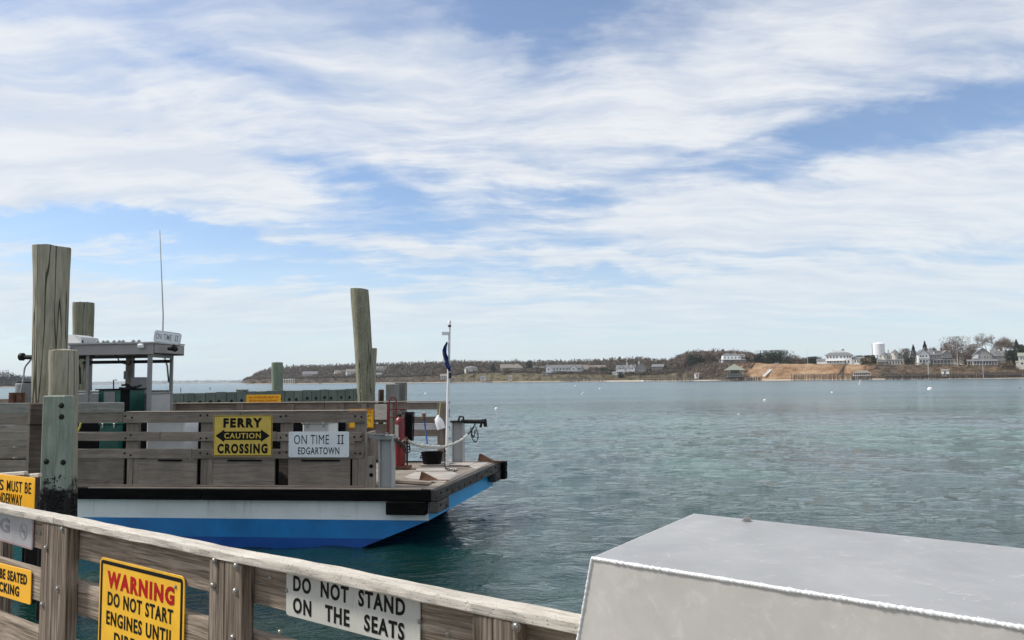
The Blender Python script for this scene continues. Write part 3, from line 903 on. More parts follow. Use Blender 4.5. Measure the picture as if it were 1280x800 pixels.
# gate posts at the bow, painted grey with steel heads
def gate_post(pxa, pxb, ytop, t, hd):
    xa, xb = fpx(pxa, t), fpx(pxb, t)
    zt_ = fz((pxa+pxb)/2, ytop, t)
    g = empty('gate_post', (0, 0, 0), parent=ferry)
    xm = (xa+xb)/2; W_ = xb-xa
    for k in (-1, 1):
        board('post_flange', (xm+k*(W_/2-.012), t+.10, DECK), (xm+k*(W_/2-.012), t+.10, zt_), .024, .20, 'pale_grey_paint', g, c=.003)
    board('post_web', (xm, t+.09, DECK), (xm, t+.09, zt_), W_-.05, .02, 'pale_grey_paint', g, c=.002)
    return g, xm, zt_, W_
tB = 0.12
g1, xm1, zt1, W1 = gate_post(473, 490.5, 547, tB, 0)
hb2 = MB()
hb2.box(xm1-.20, xm1+.12, tB-.03, tB+.24, zt1-.03, zt1+.035)
hb2.box(xm1-.29, xm1-.15, tB-.02, tB+.12, zt1-.005, zt1+.045)
hb2.tube([(xm1-.05, tB+.02, zt1+.03), (xm1+.02, tB+.02, zt1+.08), (xm1+.06, tB+.02, zt1+.03)], .016, 8)
hb2.tube([(xm1-.26, tB, zt1+.055), (xm1-.02, tB-.04, zt1+.052)], .016, 8)
hb2.build('post_head', 'grey_paint', g1)
tC = BEAM-.55
g2, xm2, zt2, W2 = gate_post(564.5, 579, 527, tC, 0)
hb3 = MB()
hb3.box(xm2-.16, xm2+.14, tC-.03, tC+.2, zt2-.02, zt2+.015)
hb3.tube([(xm2+.08, tC+.06, zt2), (xm2+.60, tC+.06, zt2-.01)], .045, 10)
hb3.tube([(xm2+.02, tC, zt2), (xm2+.05, tC, zt2+.11), (xm2+.13, tC, zt2+.10), (xm2+.14, tC, zt2)], .022, 8)
hb3.tube([(xm2+.50, tC+.06, zt2-.13), (xm2+.55, tC+.06, zt2+.04), (xm2+.60, tC+.06, zt2-.10)], .03, 8)
hb3.tube([(xm2+.60, tC+.06, zt2+.05), (xm2+.62, tC+.06, zt2-.12)], .035, 8)
hb3.build('latch_arm', 'dark_metal', g2)
# rope barrier between the posts, with chain ends
def catmull(P, n=8):
    P = [Vector(p) for p in P]; out = []
    Q = [P[0]*2-P[1]]+P+[P[-1]*2-P[-2]]
    for i in range(1, len(Q)-2):
        for k in range(n):
            t = k/n
            a, b, c, d = Q[i-1], Q[i], Q[i+1], Q[i+2]
            out.append(.5*((2*b)+(c-a)*t+(2*a-5*b+4*c-d)*t*t+(3*b-c*1-a+0*d)*t**3 + (d-2*c-0*b)*0) if False else .5*((2*b)+(-a+c)*t+(2*a-5*b+4*c-d)*t*t+(-a+3*b-3*c+d)*t**3))
    out.append(P[-1])
    return out
def tpt(px, py, f):                       # along the rope: f from near post to far post, in depth
    return FP(px, py, tB+(tC-tB)*f)
rp = [tpt(510, 552, .10), tpt(522, 556.5, .25), tpt(535, 558.5, .4), tpt(550, 559, .55), tpt(560, 557, .66), tpt(575, 551, .8), tpt(584, 544, .92)]
rope = MB()
rpts = catmull(rp, 8)
rope.tube(rpts, [.026+.008*math.sin(i*1.7)+(.012 if 10 < i < 26 else 0) for i in range(len(rpts))], 8)
rop = rope.build('rope_barrier', 'rope_white', smooth=True)
rop.parent = None; rop.matrix_world = Matrix.Translation(F0) @ Matrix.Rotation(-FA, 4, 'Z')
tag(rop, 'thick white rope slung across the ferry bow between two grey posts', 'rope')
def chain(pts, r=.006, link=.045, name='chain', m='dark_metal', parent=None):
    pts = catmull(pts, 10); b = MB()
    L = 0; acc_ = 0; k = 0
    for i in range(len(pts)-1):
        a, c_ = pts[i], pts[i+1]
        acc_ += (c_-a).length
        if acc_ >= link*.72:
            acc_ = 0; k += 1
            d = (c_-a).normalized()
            s1 = d.cross(Vector((0, 0, 1)) if abs(d.z) < .8 else Vector((0, 1, 0))).normalized()
            if k % 2: s1 = d.cross(s1).normalized()
            lp = [c_+d*(link*.5*math.cos(q))+s1*(link*.3*math.sin(q)) for q in [2*PI*j/8 for j in range(9)]]
            b.tube(lp, r, 5, caps=False)
    return b.build(name, m, parent, smooth=True)
chain([tpt(584, 544, .92), tpt(590, 537, .97), tpt(594, 530, 1)], name='chain', parent=rop, r=.009)
chain([tpt(594, 531, 1), tpt(597.5, 545, 1), tpt(595, 552, 1), tpt(590.5, 548, 1), tpt(589, 536, 1)], name='chain', parent=rop, r=.008)
chain([tpt(593, 531, 1), tpt(589, 541, 1), tpt(592, 546, 1), tpt(594, 538, 1)], name='chain', parent=rop, r=.008)
chain([tpt(556, 558, .62), tpt(556.5, 572, .62), tpt(556.5, 584, .58), tpt(561, 587, .57), tpt(569, 587.5, .57)], name='chain', parent=rop, r=.008, link=.06)
for k in range(5):
    q = [tpt(491+k*2, 546, .03), tpt(497+k*1.5, 552+3*k % 7, .05), tpt(503+k, 556-2*k, .07), tpt(508+k*.5, 548+k, .09)]
    chain(q, name='chain', parent=rop, r=.010, link=.07, m='galvanised' if k % 2 else 'rust')
chain([tpt(507, 549, .09), tpt(512, 560, .09), tpt(509, 565, .09), tpt(505, 559, .08), tpt(507, 550, .09)], name='chain', parent=rop, r=.010, link=.07)

# ---- far railing
TF = BEAM-.30
def far_plank(pxa, pxb, ya, yb, m='ferry_wood', t=TF, thk=.05, nm='rail_plank'):
    return rail_plank(pxa, pxb, ya, yb, t, thk, m, nm=nm)
far_plank(-120, 214, 497.5, 512, 'ferry_wood')
far_plank(214.5, 405, 504.3, 514.2, 'ferry_wood')
far_plank(405.5, 558, 503.6, 512.2, 'ferry_wood')
far_plank(-120, 505, 515, 529, 'ferry_wood_pale', TF+.03)
far_plank(-120, 505, 531, 546, 'ferry_wood_pale', TF+.03)
far_plank(505.5, 552, 521, 529.3)
far_plank(505.5, 550, 529.8, 537, 'white_paint', TF+.05, .03)
far_plank(505.5, 552, 537.4, 545.2)
far_plank(-120, 505, 548, 575, 'ferry_wood', TF+.05)
for a, b_ in ((214, 220), (296, 305), (360, 368), (424, 431), (452, 459), (486, 492)):
    xx_ = (fpx(a, TF)+fpx(b_, TF))/2
    board('rail_post', (xx_, TF-.03, DECK), (xx_, TF-.03, fz(a, 504.5, TF)), fpx(b_, TF)-fpx(a, TF), .06, 'ferry_wood', ferry)
xx_ = (fpx(548, TF)+fpx(558, TF))/2
board('rail_post', (xx_, TF-.04, DECK), (xx_, TF-.04, fz(552, 503.8, TF)), .2, .08, 'ferry_wood', ferry)
board('rail_cap', (fpx(215, TF), TF+.0, fz(400, 503.5, TF)+.012), (fpx(559, TF), TF+.0, fz(400, 503.5, TF)+.012), .14, .022, 'ferry_wood_pale', ferry, face=(0, 0, 1))
board('notice_board', (fpx(468.5, TF-.07), TF-.07, fz(470, 515, TF)), (fpx(484, TF-.07), TF-.07, fz(470, 515, TF)), .34, .025, 'cap_wood', ferry)

# ---- white lockers and other things seen between the near rail planks
def locker(name, label, pxa, pxb, ya, yb, t, m, dep=.5, lid=True, cat='box', par=None):
    xa, xb = fpx(pxa, t), fpx(pxb, t); zt_ = fz((pxa+pxb)/2, ya, t)
    o = empty(name, FW(((xa+xb)/2, t+dep/2, DECK)), -FA, label, cat)
    W_ = xb-xa; H_ = zt_-DECK
    mesh_obj('body', chamfer_mesh('body', W_, dep, H_-.04, .02, m), o, Matrix.Translation((0, 0, (H_-.04)/2+.002)))
    mesh_obj('lid', chamfer_mesh('lid', W_+.03, dep+.03, .05, .012, m), o, Matrix.Translation((0, 0, H_-.018)))
    for k in (-1, 1):
        mesh_obj('latch', chamfer_mesh('latch', .03, .02, .08, .004, 'galvanised'), o, Matrix.Translation((k*W_*.3, -dep/2-.018, H_-.06)))
    return o
locker('deck_locker', 'long white locker on the ferry deck seen through the near rail below the wheelhouse', 183, 230.5, 517, 590, .45, 'white_paint')
locker('deck_locker', 'small white locker behind the name sign of the ferry, showing just above it', 378, 411, 527, 590, .45, 'white_paint')

# ---- wheelhouse shelter
TW0, TW1 = 1.9, 2.9
cab = empty('wheelhouse', (0, 0, 0), parent=ferry)
def cpx(px, t): return fpx(px, t)
zr_bot = fz(185, 443, TW0); zr_top = fz(185, 428.3, TW0)
xL, xR = cpx(60, TW0), cpx(186, TW0)+.05
# roof: fascia boards and a thin pale top
rb = MB()
rb.box(xL-.02, xR+.08, TW0-.12, TW1+.05, zr_top-.02, zr_top+.012)
rb.build('roof', 'pale_grey_paint', cab)
board('fascia', (xL, TW0-.07, (zr_bot+zr_top)/2-.01), (xR+.05, TW0-.07, (zr_bot+zr_top)/2-.01), zr_top-zr_bot-.02, .03, 'roof_fascia', cab)
board('fascia', (xL, TW1+.07, (zr_bot+zr_top)/2-.01), (xR+.05, TW1+.07, (zr_bot+zr_top)/2-.01), (zr_top-zr_bot)*.9, .03, 'roof_fascia', cab)
board('fascia', (xR+.05, TW0-.05, (zr_bot+zr_top)/2), (xR+.05, TW1+.05, (zr_bot+zr_top)/2), (zr_top-zr_bot)*.75, .03, 'roof_fascia', cab, face=(1, 0, 0))
cl = MB(); cl.box(xL, xR, TW0-.04, TW1+.04, zr_bot+.10, zr_bot+.12); cl.build('ceiling_panel', 'grey_paint', cab)
zs_ = fz(200, 493, TW0)
for px, t_, wd_, m_ in ((185.3, TW0, .075, 'grey_paint'), (108, TW0, .07, 'grey_paint')):
    x_ = cpx(px, t_)
    board('cabin_post', (x_, t_, DECK), (x_, t_, zr_bot+.05), wd_, .07, m_, cab)
xr2 = cpx(212.5, TW1)
board('cabin_post', (xr2, TW1, DECK), (xr2, TW1, zr_bot+.08), .06, .06, 'grey_paint', cab)
xm_ = cpx(160, TW1)
board('cabin_post', (xm_-.03, TW1, DECK), (xm_-.03, TW1, zr_bot+.05), .10, .06, 'ferry_wood_pale', cab)
board('cabin_post', (xm_+.075, TW1, DECK), (xm_+.075, TW1, zr_bot+.05), .05, .06, 'grey_paint', cab)
board('header_beam', (xL, TW1, fz(150, 452.5, TW1)), (xr2, TW1, fz(150, 452.5, TW1)), .07, .05, 'dark_metal', cab)
board('header_beam', (cpx(95, TW0), TW0, fz(150, 446.5, TW0)), (cpx(186, TW0), TW0, fz(150, 446.5, TW0)), .05, .05, 'dark_metal', cab)
xg0, yg0 = cpx(185.3, TW0), TW0
def rb_side(nm, z0, z1, thk, m_):
    return board(nm, (xg0, yg0+.03, (z0+z1)/2), (xr2, TW1-.03, (z0+z1)/2), z1-z0, thk, m_, cab, face=(1, -.1, 0))
rb_side('side_panel', DECK, zs_, .03, 'pale_grey_paint')
rb_side('window_sill', zs_+.002, zs_+.04, .06, 'grey_paint')
rb_side('window_pane', zs_+.045, zr_bot-.06, .006, 'glass')
rb_side('window_head', zr_bot-.055, zr_bot+.02, .05, 'grey_paint')
board('side_panel', (cpx(60, TW1), TW1+.04, (DECK+zs_)/2), (xr2, TW1+.04, (DECK+zs_)/2), zs_-DECK+.02, .03, 'grey_paint', cab)
board('side_panel', (cpx(96, TW0), TW0, (DECK+zs_)/2), (cpx(122, TW0), TW0, (DECK+zs_)/2), zs_-DECK+.06, .03, 'grey_paint', cab)
board('window_sill', (cpx(60, TW1), TW1, zs_+.05), (xr2, TW1, zs_+.05), .05, .1, 'grey_paint', cab)
# brackets, wiring, lamp
wr = MB()
a_ = FP(146, 443, TW0); 
wr.tube(catmull([FP(145, 444, TW0), FP(150, 452, TW0), FP(157, 455, TW0), FP(163, 455, TW0)], 6), .012, 6)
wr.tube([FP(110, 445, TW0), FP(112, 452, TW0), FP(112, 457, TW0)], [.03, .03, .022], 8)
wr.tube([FP(95, 445.5, TW0), FP(118, 445.5, TW0)], .03, 6)
wr.tube([FP(94, 447, TW0), FP(99.5, 460, TW0), FP(100.5, 480, TW0)], .018, 6)
wr.tube([FP(204, 442, TW1), FP(209, 457, TW1), FP(211, 478, TW1)], .018, 6)
wr.build('wiring', 'dark_metal', cab)
for px, py in ((176, 432.5), (84, 435)):
    p = FP(px, py, TW0-.14)
    mesh_obj('roof_bracket', chamfer_mesh('roof_bracket', .12, .08, .09, .02, 'white_paint'), cab, Matrix.Translation(p))
lm = MB(); p = FP(217, 436, TW0+.3)
lm.tube([p+Vector((-.12, 0, -.0)), p+Vector((0, 0, .03)), p+Vector((.06, 0, -.03))], [.03, .08, .05], 10)
lm.build('horn', 'dark_metal', cab)
for px in (122, 129, 134, 142.5, 149, 153.5, 166.5, 173.5):
    p = FP(px, 427.5, TW0+.4); r_ = random.uniform(.035, .055)
    k = MB(); k.tube([(p.x, p.y, zr_top+.005), (p.x, p.y, zr_top+.04), (p.x, p.y, zr_top+.07), (p.x, p.y, zr_top+.09)], [r_*.8, r_, r_*.8, r_*.2], 8)
    k.build('roof_knob', 'grey_paint', cab, smooth=True)
# white sloped locker on the roof behind the pile
rl = MB(); pa = FP(70, 431, TW0+.3); pb = FP(109, 418.3, TW0+.3)
vs = [(pa.x, TW0+.1, zr_top+.013), (pb.x+.02, TW0+.1, zr_top+.013), (pb.x-.03, TW0+.15, pb.z-.06), (pb.x-.25, TW0+.2, pb.z), (pa.x, TW0+.2, pb.z)]
n5 = 5
rl.add(vs+[(a, TW0+.7, c) for a, b, c in vs], [tuple(range(5)), tuple(range(9, 4, -1))]+[(i+5, (i+1) % 5+5, (i+1) % 5, i) for i in range(5)])
rl.build('roof_box', 'pale_grey_paint', cab)
p = FP(103, 427, TW0+.08)
k = MB(); k.box(p.x-.012, p.x+.012, TW0+.08, TW0+.099, p.z-.05, p.z+.03); k.build('hasp', 'dark_metal', cab)
# helm console
hc = empty('helm_console', (0, 0, 0), parent=ferry)
x0_, x1_ = cpx(124, TW0+.15), cpx(163, TW0+.15)
ztp = fz(140, 487.5, TW0+.15)
hm = MB(); hm.box(x0_, x1_, TW0+.1, TW0+.6, DECK+.002, ztp); hm.build('cabinet', 'green_paint', hc)
hm = MB(); hm.box(x0_-.05, x1_+.05, TW0+.05, TW0+.66, ztp+.001, ztp+.025); hm.build('top', 'black_rubber', hc)
hm = MB(); hm.box(cpx(129, TW0+.1), cpx(143, TW0+.1), TW0+.085, TW0+.098, ztp-.35, ztp-.03); hm.build('front_panel', 'grey_paint', hc)
hm = MB(); hm.box(cpx(150, TW0+.1), x1_, TW0+.08, TW0+.098, DECK+.05, ztp-.002); hm.build('door', 'black_rubber', hc)
hm = MB(); hm.box(cpx(165, TW1-.4), cpx(177, TW1-.4), TW1-.5, TW1-.2, ztp-.1, fz(170, 471.5, TW1-.4)); hm.build('control_box', 'grey_paint', hc)
hm = MB()
hm.tube([FP(142, 487, TW0+.3), FP(142, 475, TW0+.3), FP(146, 475, TW0+.3)], .012, 6)
for i in range(9):
    a, b = random.uniform(146, 171), random.uniform(480, 486)
    hm.tube([FP(a, b, TW0+.3), FP(a+random.uniform(3, 8), b-random.uniform(-1.5, 3), TW0+.3)], random.uniform(.012, .03), 6)
hm.build('levers', 'dark_metal', hc)
hm = MB(); hm.box(cpx(155, TW1-.05), cpx(158.5, TW1-.05), TW1-.12, TW1-.05, fz(156, 474, TW1), fz(156, 464, TW1)); hm.build('gauge_box', 'grey_paint', hc)
board('gap_shade_board', (fpx(95, 1.05), 1.05, (DECK+fz(250, 528, 1.05))/2), (fpx(432, 1.05), 1.05, (DECK+fz(250, 528, 1.05))/2), fz(250, 528, 1.05)-DECK, .04, 'black_rubber', ferry)  # black board added so the gaps between the rail planks look shaded
# plain black box under the console seen through the rail
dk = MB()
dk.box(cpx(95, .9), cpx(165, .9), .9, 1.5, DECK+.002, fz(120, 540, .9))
dk.build('dark_box', 'black_rubber', ferry)
gt = locker('fuel_tank', 'green tank behind the near rail of the ferry, under the helm console', 124, 148, 528, 590, .7, 'green_paint', dep=.15)
hose = MB(); hose.tube(catmull([FP(96, 541, .3), FP(99.5, 534, .3), FP(101, 529, .3), FP(105, 527, .35)], 6), .016, 8)
ho = hose.build('hose', 'yellow_line', smooth=True); ho.matrix_world = Matrix.Translation(F0) @ Matrix.Rotation(-FA, 4, 'Z')
tag(ho, 'short yellow hose behind the near rail left of the green tank', 'hose')
MF = Matrix.Translation(F0) @ Matrix.Rotation(-FA, 4, 'Z')
def topF(o, label, cat, group=None):
    o.matrix_world = MF; return tag(o, label, cat, group)
# whip aerial
b = MB(); pb_ = FP(203.5, 412, TW0+.5); pt_ = FP(199.8, 288, TW0+.5)
b.tube([(pb_.x, TW0+.5, zr_top+.012), (pb_.x, TW0+.5, pb_.z+.3), (pt_.x, TW0+.5, pt_.z)], [.018, .014, .006], 6)
b.build('aerial', 'pale_grey_paint', ferry)
# ---- flag pole
pole = empty('flagpole', FW(FZ(558.5, 583)), -FA, 'thin white flagpole with a light on top at the ferry bow', 'flagpole')
pl_ = toF(pole.location)
def PP(px, py): 
    q = FP(px, py, pl_.y); return Vector((q.x-pl_.x, 0, q.z-DECK))
b = MB(); b.tube([PP(559, 582), PP(560, 503), PP(562, 408)], [.045, .036, .024], 10); b.build('pole', 'white_paint', pole, smooth=True)
b = MB(); b.tube([PP(561.8, 408.5), PP(562, 406.5)], .035, 10); b.build('lamp_base', 'dark_metal', pole)
b = MB(); b.tube([PP(562, 406.4), PP(562, 401.5), PP(562, 400.5)], [.032, .032, .02], 10); b.build('lamp', 'plastic_white', pole, smooth=True)
b = MB(); q = PP(557, 417); b.box(q.x-.07, q.x+.07, -.05, .05, q.z-.03, q.z+.035); b.build('camera_box', 'white_paint', pole)
for py in (503, 513, 520, 534, 548, 516):
    q = PP(560, py); bolt(pole, (q.x+.035, -.02, q.z), .012, 'dark_metal', (1, -.3, 0))
# furled flag: folded cloth hanging from the pole
fl = MB()
rows = [(427.5, 559.5, .8), (433, 557.0, 2.6), (441, 556.0, 4.2), (450, 558.0, 5.2), (458, 561.2, 3.8), (464, 563.2, 1.6)]
vs = []
nc = 9
for i in range(26):
    t = i/25*(len(rows)-1); k = min(int(t), len(rows)-2); f = t-k
    py = rows[k][0]*(1-f)+rows[k+1][0]*f; cx_ = rows[k][1]*(1-f)+rows[k+1][1]*f; hw_ = (rows[k][2]*(1-f)+rows[k+1][2]*f)*.8
    for j in range(nc):
        u = j/(nc-1)*2-1
        q = PP(cx_+hw_*u, py)
        vs.append((q.x, -.06+.055*math.sin(j*1.9+i*.12)+.02*math.sin(i*.5), q.z))
fs = [(i*nc+j, i*nc+j+1, (i+1)*nc+j+1, (i+1)*nc+j) for i in range(25) for j in range(nc-1)]
fl.add(vs, fs)
for k, f in enumerate(fs):
    i = k//(nc-1); j = k % (nc-1)
    fl.mi[k] = 1 if (j < 3 and 8 < i < 17) else 0
fo = fl.build('flag', ['flag_blue', 'plastic_white'], smooth=True)
fo.matrix_world = Matrix.Translation(pole.location) @ Matrix.Rotation(-FA, 4, 'Z')
sm = fo.modifiers.new('thick', 'SOLIDIFY'); sm.thickness = .004
tag(fo, 'limp dark blue and white flag hanging on the ferry bow pole', 'flag')
b = MB(); q = PP(563, 469); b.tube([(q.x, -.05, q.z-.07), (q.x, -.05, q.z+.05)], .025, 8)
wt = b.build('flag_weight', 'dark_metal', fo); wt.parent = fo

# ---- fire extinguisher, rack, hoses
tE = BEAM-1.5
def EP(px, py, t=tE): return FP(px, py, t)
ex = empty('fire_extinguisher', FW((EP(500, 571).x, tE, DECK)), -FA, 'big red fire extinguisher standing by the gate on the ferry deck', 'fire extinguisher')
ex_x = EP(500, 571).x
rE = .105
ztE = fz(500, 521, tE); zbE = DECK+.06
b = MB(); b.tube([(0, 0, zbE-DECK), (0, 0, zbE-DECK+.04), (0, 0, ztE-DECK-.10), (0, 0, ztE-DECK-.04), (0, 0, ztE-DECK)], [rE*.9, rE, rE, rE*.8, rE*.35], 20); b.build('cylinder', 'red_paint', ex, smooth=True)
b = MB(); b.box(-rE*.75, -rE*.05, -rE-.006, -rE*.6, ztE-DECK-.42, ztE-DECK-.16); b.build('label_plate', 'sign_cream', ex)
b = MB(); b.tube([(0, 0, ztE-DECK-.01), (0, 0, ztE-DECK+.05)], .03, 10); b.tube([(0, 0, ztE-DECK+.04), (.10, 0, ztE-DECK+.07)], .012, 6); b.tube([(0, 0, ztE-DECK+.05), (-.08, 0, ztE-DECK+.03)], .02, 6); b.build('valve', 'dark_metal', ex)
b = MB(); b.box(-.14, .22, -.12, .12, .004, .06); b.build('base', 'rust', ex)
rk = MB()
def E2(px, py, dt=.16): 
    q = EP(px, py, tE+dt); return (q.x, q.y, q.z)
for pts in ([E2(486, 541), E2(486.5, 501), E2(489, 496.5), E2(493, 496.5), E2(495.5, 501), E2(495.5, 541)], [E2(486, 511.5), E2(507, 511.5)], [E2(486, 521.5), E2(498, 521.5)], [E2(484, 541), E2(484.5, 503)]):
    rk.tube(pts, .016 if len(pts) > 2 else .013, 8)
for px in (486.2, 495.5):
    q = EP(px, 541, tE+.16); rk.tube([(q.x, q.y, q.z), (q.x, q.y, DECK+.002)], .014, 6)
topF(rk.build('hand_truck', 'red_paint', smooth=True), 'red tubular frame behind the fire extinguisher', 'hand truck')
hs = MB()
for k in range(6):
    px = 507+k*1.6+random.uniform(-.4, .4)
    pts = [E2(px, 549, .1), E2(px-.6, 530, .1), E2(px, 517.5, .1), E2(px+1.4, 515.6, .14), E2(px+2.4, 519, .2), E2(px+2.0, 535, .2), E2(px+1.5, 551, .2)]
    hs.tube(catmull(pts, 5), .014, 6)
topF(hs.build('hose_coil', 'black_rubber', smooth=True), 'black hose hung in loops right of the fire extinguisher', 'hose')
hg = MB(); q = EP(509, 515, tE+.2); hg.tube([(q.x, tE+.2, DECK+.002), (q.x, tE+.2, q.z)], .018, 8); hg.tube([(q.x-.1, tE+.16, q.z-.02), (q.x+.18, tE+.16, q.z-.02)], .014, 6)
hg.build('hose_stand', 'dark_metal', ferry)
# broom and tub
tK = BEAM-.8
tb = empty('tub', FW((FP(540, 570, tK).x, tK, DECK)), -FA, 'black rubber tub at the foot of the far rail on the ferry', 'tub')
b = MB(); b.tube([(0, 0, .003), (0, 0, .24), (0, 0, .27), (0, 0, .27), (0, 0, .03)], [.19, .23, .25, .22, .17], 20); b.build('tub_body', 'black_rubber', tb, smooth=True)
b = MB(); b.tube([(-.2, -.15, .22), (-.2, -.23, .17), (-.1, -.24, .17)], .012, 6); b.build('handle', 'black_rubber', tb)
br_ = empty('broom', FW((FP(534, 558, tK-.1).x, tK-.1, DECK)), -FA, 'broom with a dark handle leaning on the far rail above the tub', 'broom')
bx0 = FP(534, 558, tK-.1).x
qa, qb, qc = FP(530, 521, TF-.12), FP(531.5, 534, TF-.16), FP(534.5, 558, tK)
def rel(q): return (q.x-bx0, q.y-(tK-.1), q.z-DECK)
b = MB(); b.tube([rel(qa), rel(qb), rel(qc)], [.016, .017, .017], 8); b.build('handle', 'flag_blue', br_)
b = MB(); b.tube([rel(FP(529.8, 517, TF-.12)), rel(FP(530, 524, TF-.13))], [.05, .03], 8); b.build('head', 'rust', br_)
# plastic jug on yellow line
jg = empty('plastic_jug', FW((FP(550, 528, TF-.16).x, TF-.16, fz(550, 536, TF-.16))), -FA, 'white plastic jug hung from a yellow line on the far rail', 'jug')
jx = FP(550, 528, TF-.16).x; jz = fz(550, 536, TF-.16)
def J(px, py): q = FP(px, py, TF-.16); return (q.x-jx, 0, q.z-jz)
b = MB(); b.tube([J(552, 537), J(551.7, 536), J(549.5, 529), J(547.5, 523.5), J(547.8, 521), J(548.6, 519)], [.04, .095, .10, .08, .035, .02], 12); b.build('jug_body', 'plastic_white', jg, smooth=True)
b = MB(); b.tube([J(548.6, 520), J(549.5, 512), J(550.5, 504)], .009, 6); b.build('line', 'yellow_line', jg)

# ------------------------------------------------------------------ signs on the ferry
def fsign(name, label, pxa, pxb, ya, yb, t, *a, **k):
    pA, pB = FP(pxa, ya, t), FP(pxb, yb, t)
    c = FW(((pA.x+pB.x)/2, t, (pA.z+pB.z)/2))
    wd = abs(pB.x-pA.x); ht = abs(pA.z-pB.z)
    M = frameM(c, FX, -FY)
    return wd, ht, M
wd, ht, M = fsign('', '', 267, 340, 519.3, 570.3, T0-.004)
fc = sign('ferry_crossing_sign', 'yellow FERRY CAUTION CROSSING sign on the near rail of the ferry', M, wd, ht, 'sign_dull_yellow',
     [('FERRY', 0, ht*.315, wd*.66, ht*.235, 'ink_black', .06), ('CROSSING', 0, -ht*.315, wd*.85, ht*.245, 'ink_black', .055)],
     r=.02, border='ink_black', bw=.010, bi=.008, bolts=((-wd*.45, ht*.44), (wd*.45, ht*.44)), br=.006)
ar = MB(); aw_ = wd*.46; a1 = wd*.31; h1 = ht*.105; h2 = ht*.155
pp = [(-aw_, 0), (-a1, -h2), (-a1, -h1), (a1, -h1), (a1, -h2), (aw_, 0), (a1, h2), (a1, h1), (-a1, h1), (-a1, h2)]
n_ = len(pp)
ar.add([(p[0], -.003, p[1]) for p in pp], [tuple(range(n_))])
ar.build('arrow', 'ink_black', fc)
lettering('CAUTION', 0, 0, wd*.62, ht*.135, 'sign_dull_yellow', fc, y=-.0035, bold=.02)
wd, ht, M = fsign('', '', 361, 436.3, 539.6, 571.6, T0-.006)
sign('name_sign', 'white ON TIME II EDGARTOWN sign on the near rail of the ferry', M, wd, ht, 'sign_white',
     [('ON TIME', -wd*.12, ht*.19, wd*.58, ht*.36, 'ink_black', -.004), ('II', wd*.36, ht*.19, wd*.11, ht*.36, 'ink_black', 0), ('EDGARTOWN', 0, -ht*.25, wd*.68, ht*.28, 'ink_black', .012)],
     r=.03, bolts=((-wd*.45, ht*.4), (wd*.45, ht*.4), (-wd*.45, -ht*.4), (wd*.45, -ht*.4)), br=.005)
# name board on the wheelhouse roof, tipped a little
ts = TW0-.14
pa = FP(193, 419.5, ts); pb = FP(226, 424, ts)
Xd = (FX*(pb.x-pa.x)+Vector((0, 0, pb.z-pa.z)))
wd = Xd.length; ht = .235
M = frameM(FW(((pa.x+pb.x)/2, ts, (pa.z+pb.z)/2)), Xd, -FY)
sign('roof_name_board', 'white ON TIME II board on the wheelhouse roof edge', M, wd, ht, 'sign_white',
     [('ON TIME', -wd*.13, 0, wd*.60, ht*.50, 'ink_grey', .002), ('II', wd*.355, 0, wd*.13, ht*.50, 'ink_grey', 0)], r=.05, thk=.03,
     border='ink_grey', bw=.004, bi=.012)
# orange notice standing above the far rail
tO = TF-.05
wd, ht, M = fsign('', '', 308, 351, 493.6, 503.8, tO)
sign('orange_notice', 'small orange notice above the far rail of the ferry', M, wd, ht, 'sign_orange',
     [('ALL PASSENGERS MUST BE', 0, ht*.2, wd*.85, ht*.25, 'ink_red', .01), ('SEATED WHILE UNDERWAY', 0, -ht*.2, wd*.83, ht*.25, 'ink_red', .01)], r=.01)
wd, ht, M = fsign('', '', 436, 467.3, 511.3, 535, TF-.07)
sign('warning_sign', 'yellow warning sign on the far rail, partly hidden by the end of the near rail', M, wd, ht, 'sign_yellow',
     [('WARNING', 0, ht*.36, wd*.8, ht*.17, 'ink_red', .02), ('DO NOT START', 0, ht*.12, wd*.78, ht*.13, 'ink_black', .01), ('ENGINES UNTIL', 0, -ht*.10, wd*.8, ht*.13, 'ink_black', .01), ('DIRECTED', 0, -ht*.33, wd*.5, ht*.13, 'ink_black', .01)], r=.03, border='ink_red', bw=.012, bi=.01)

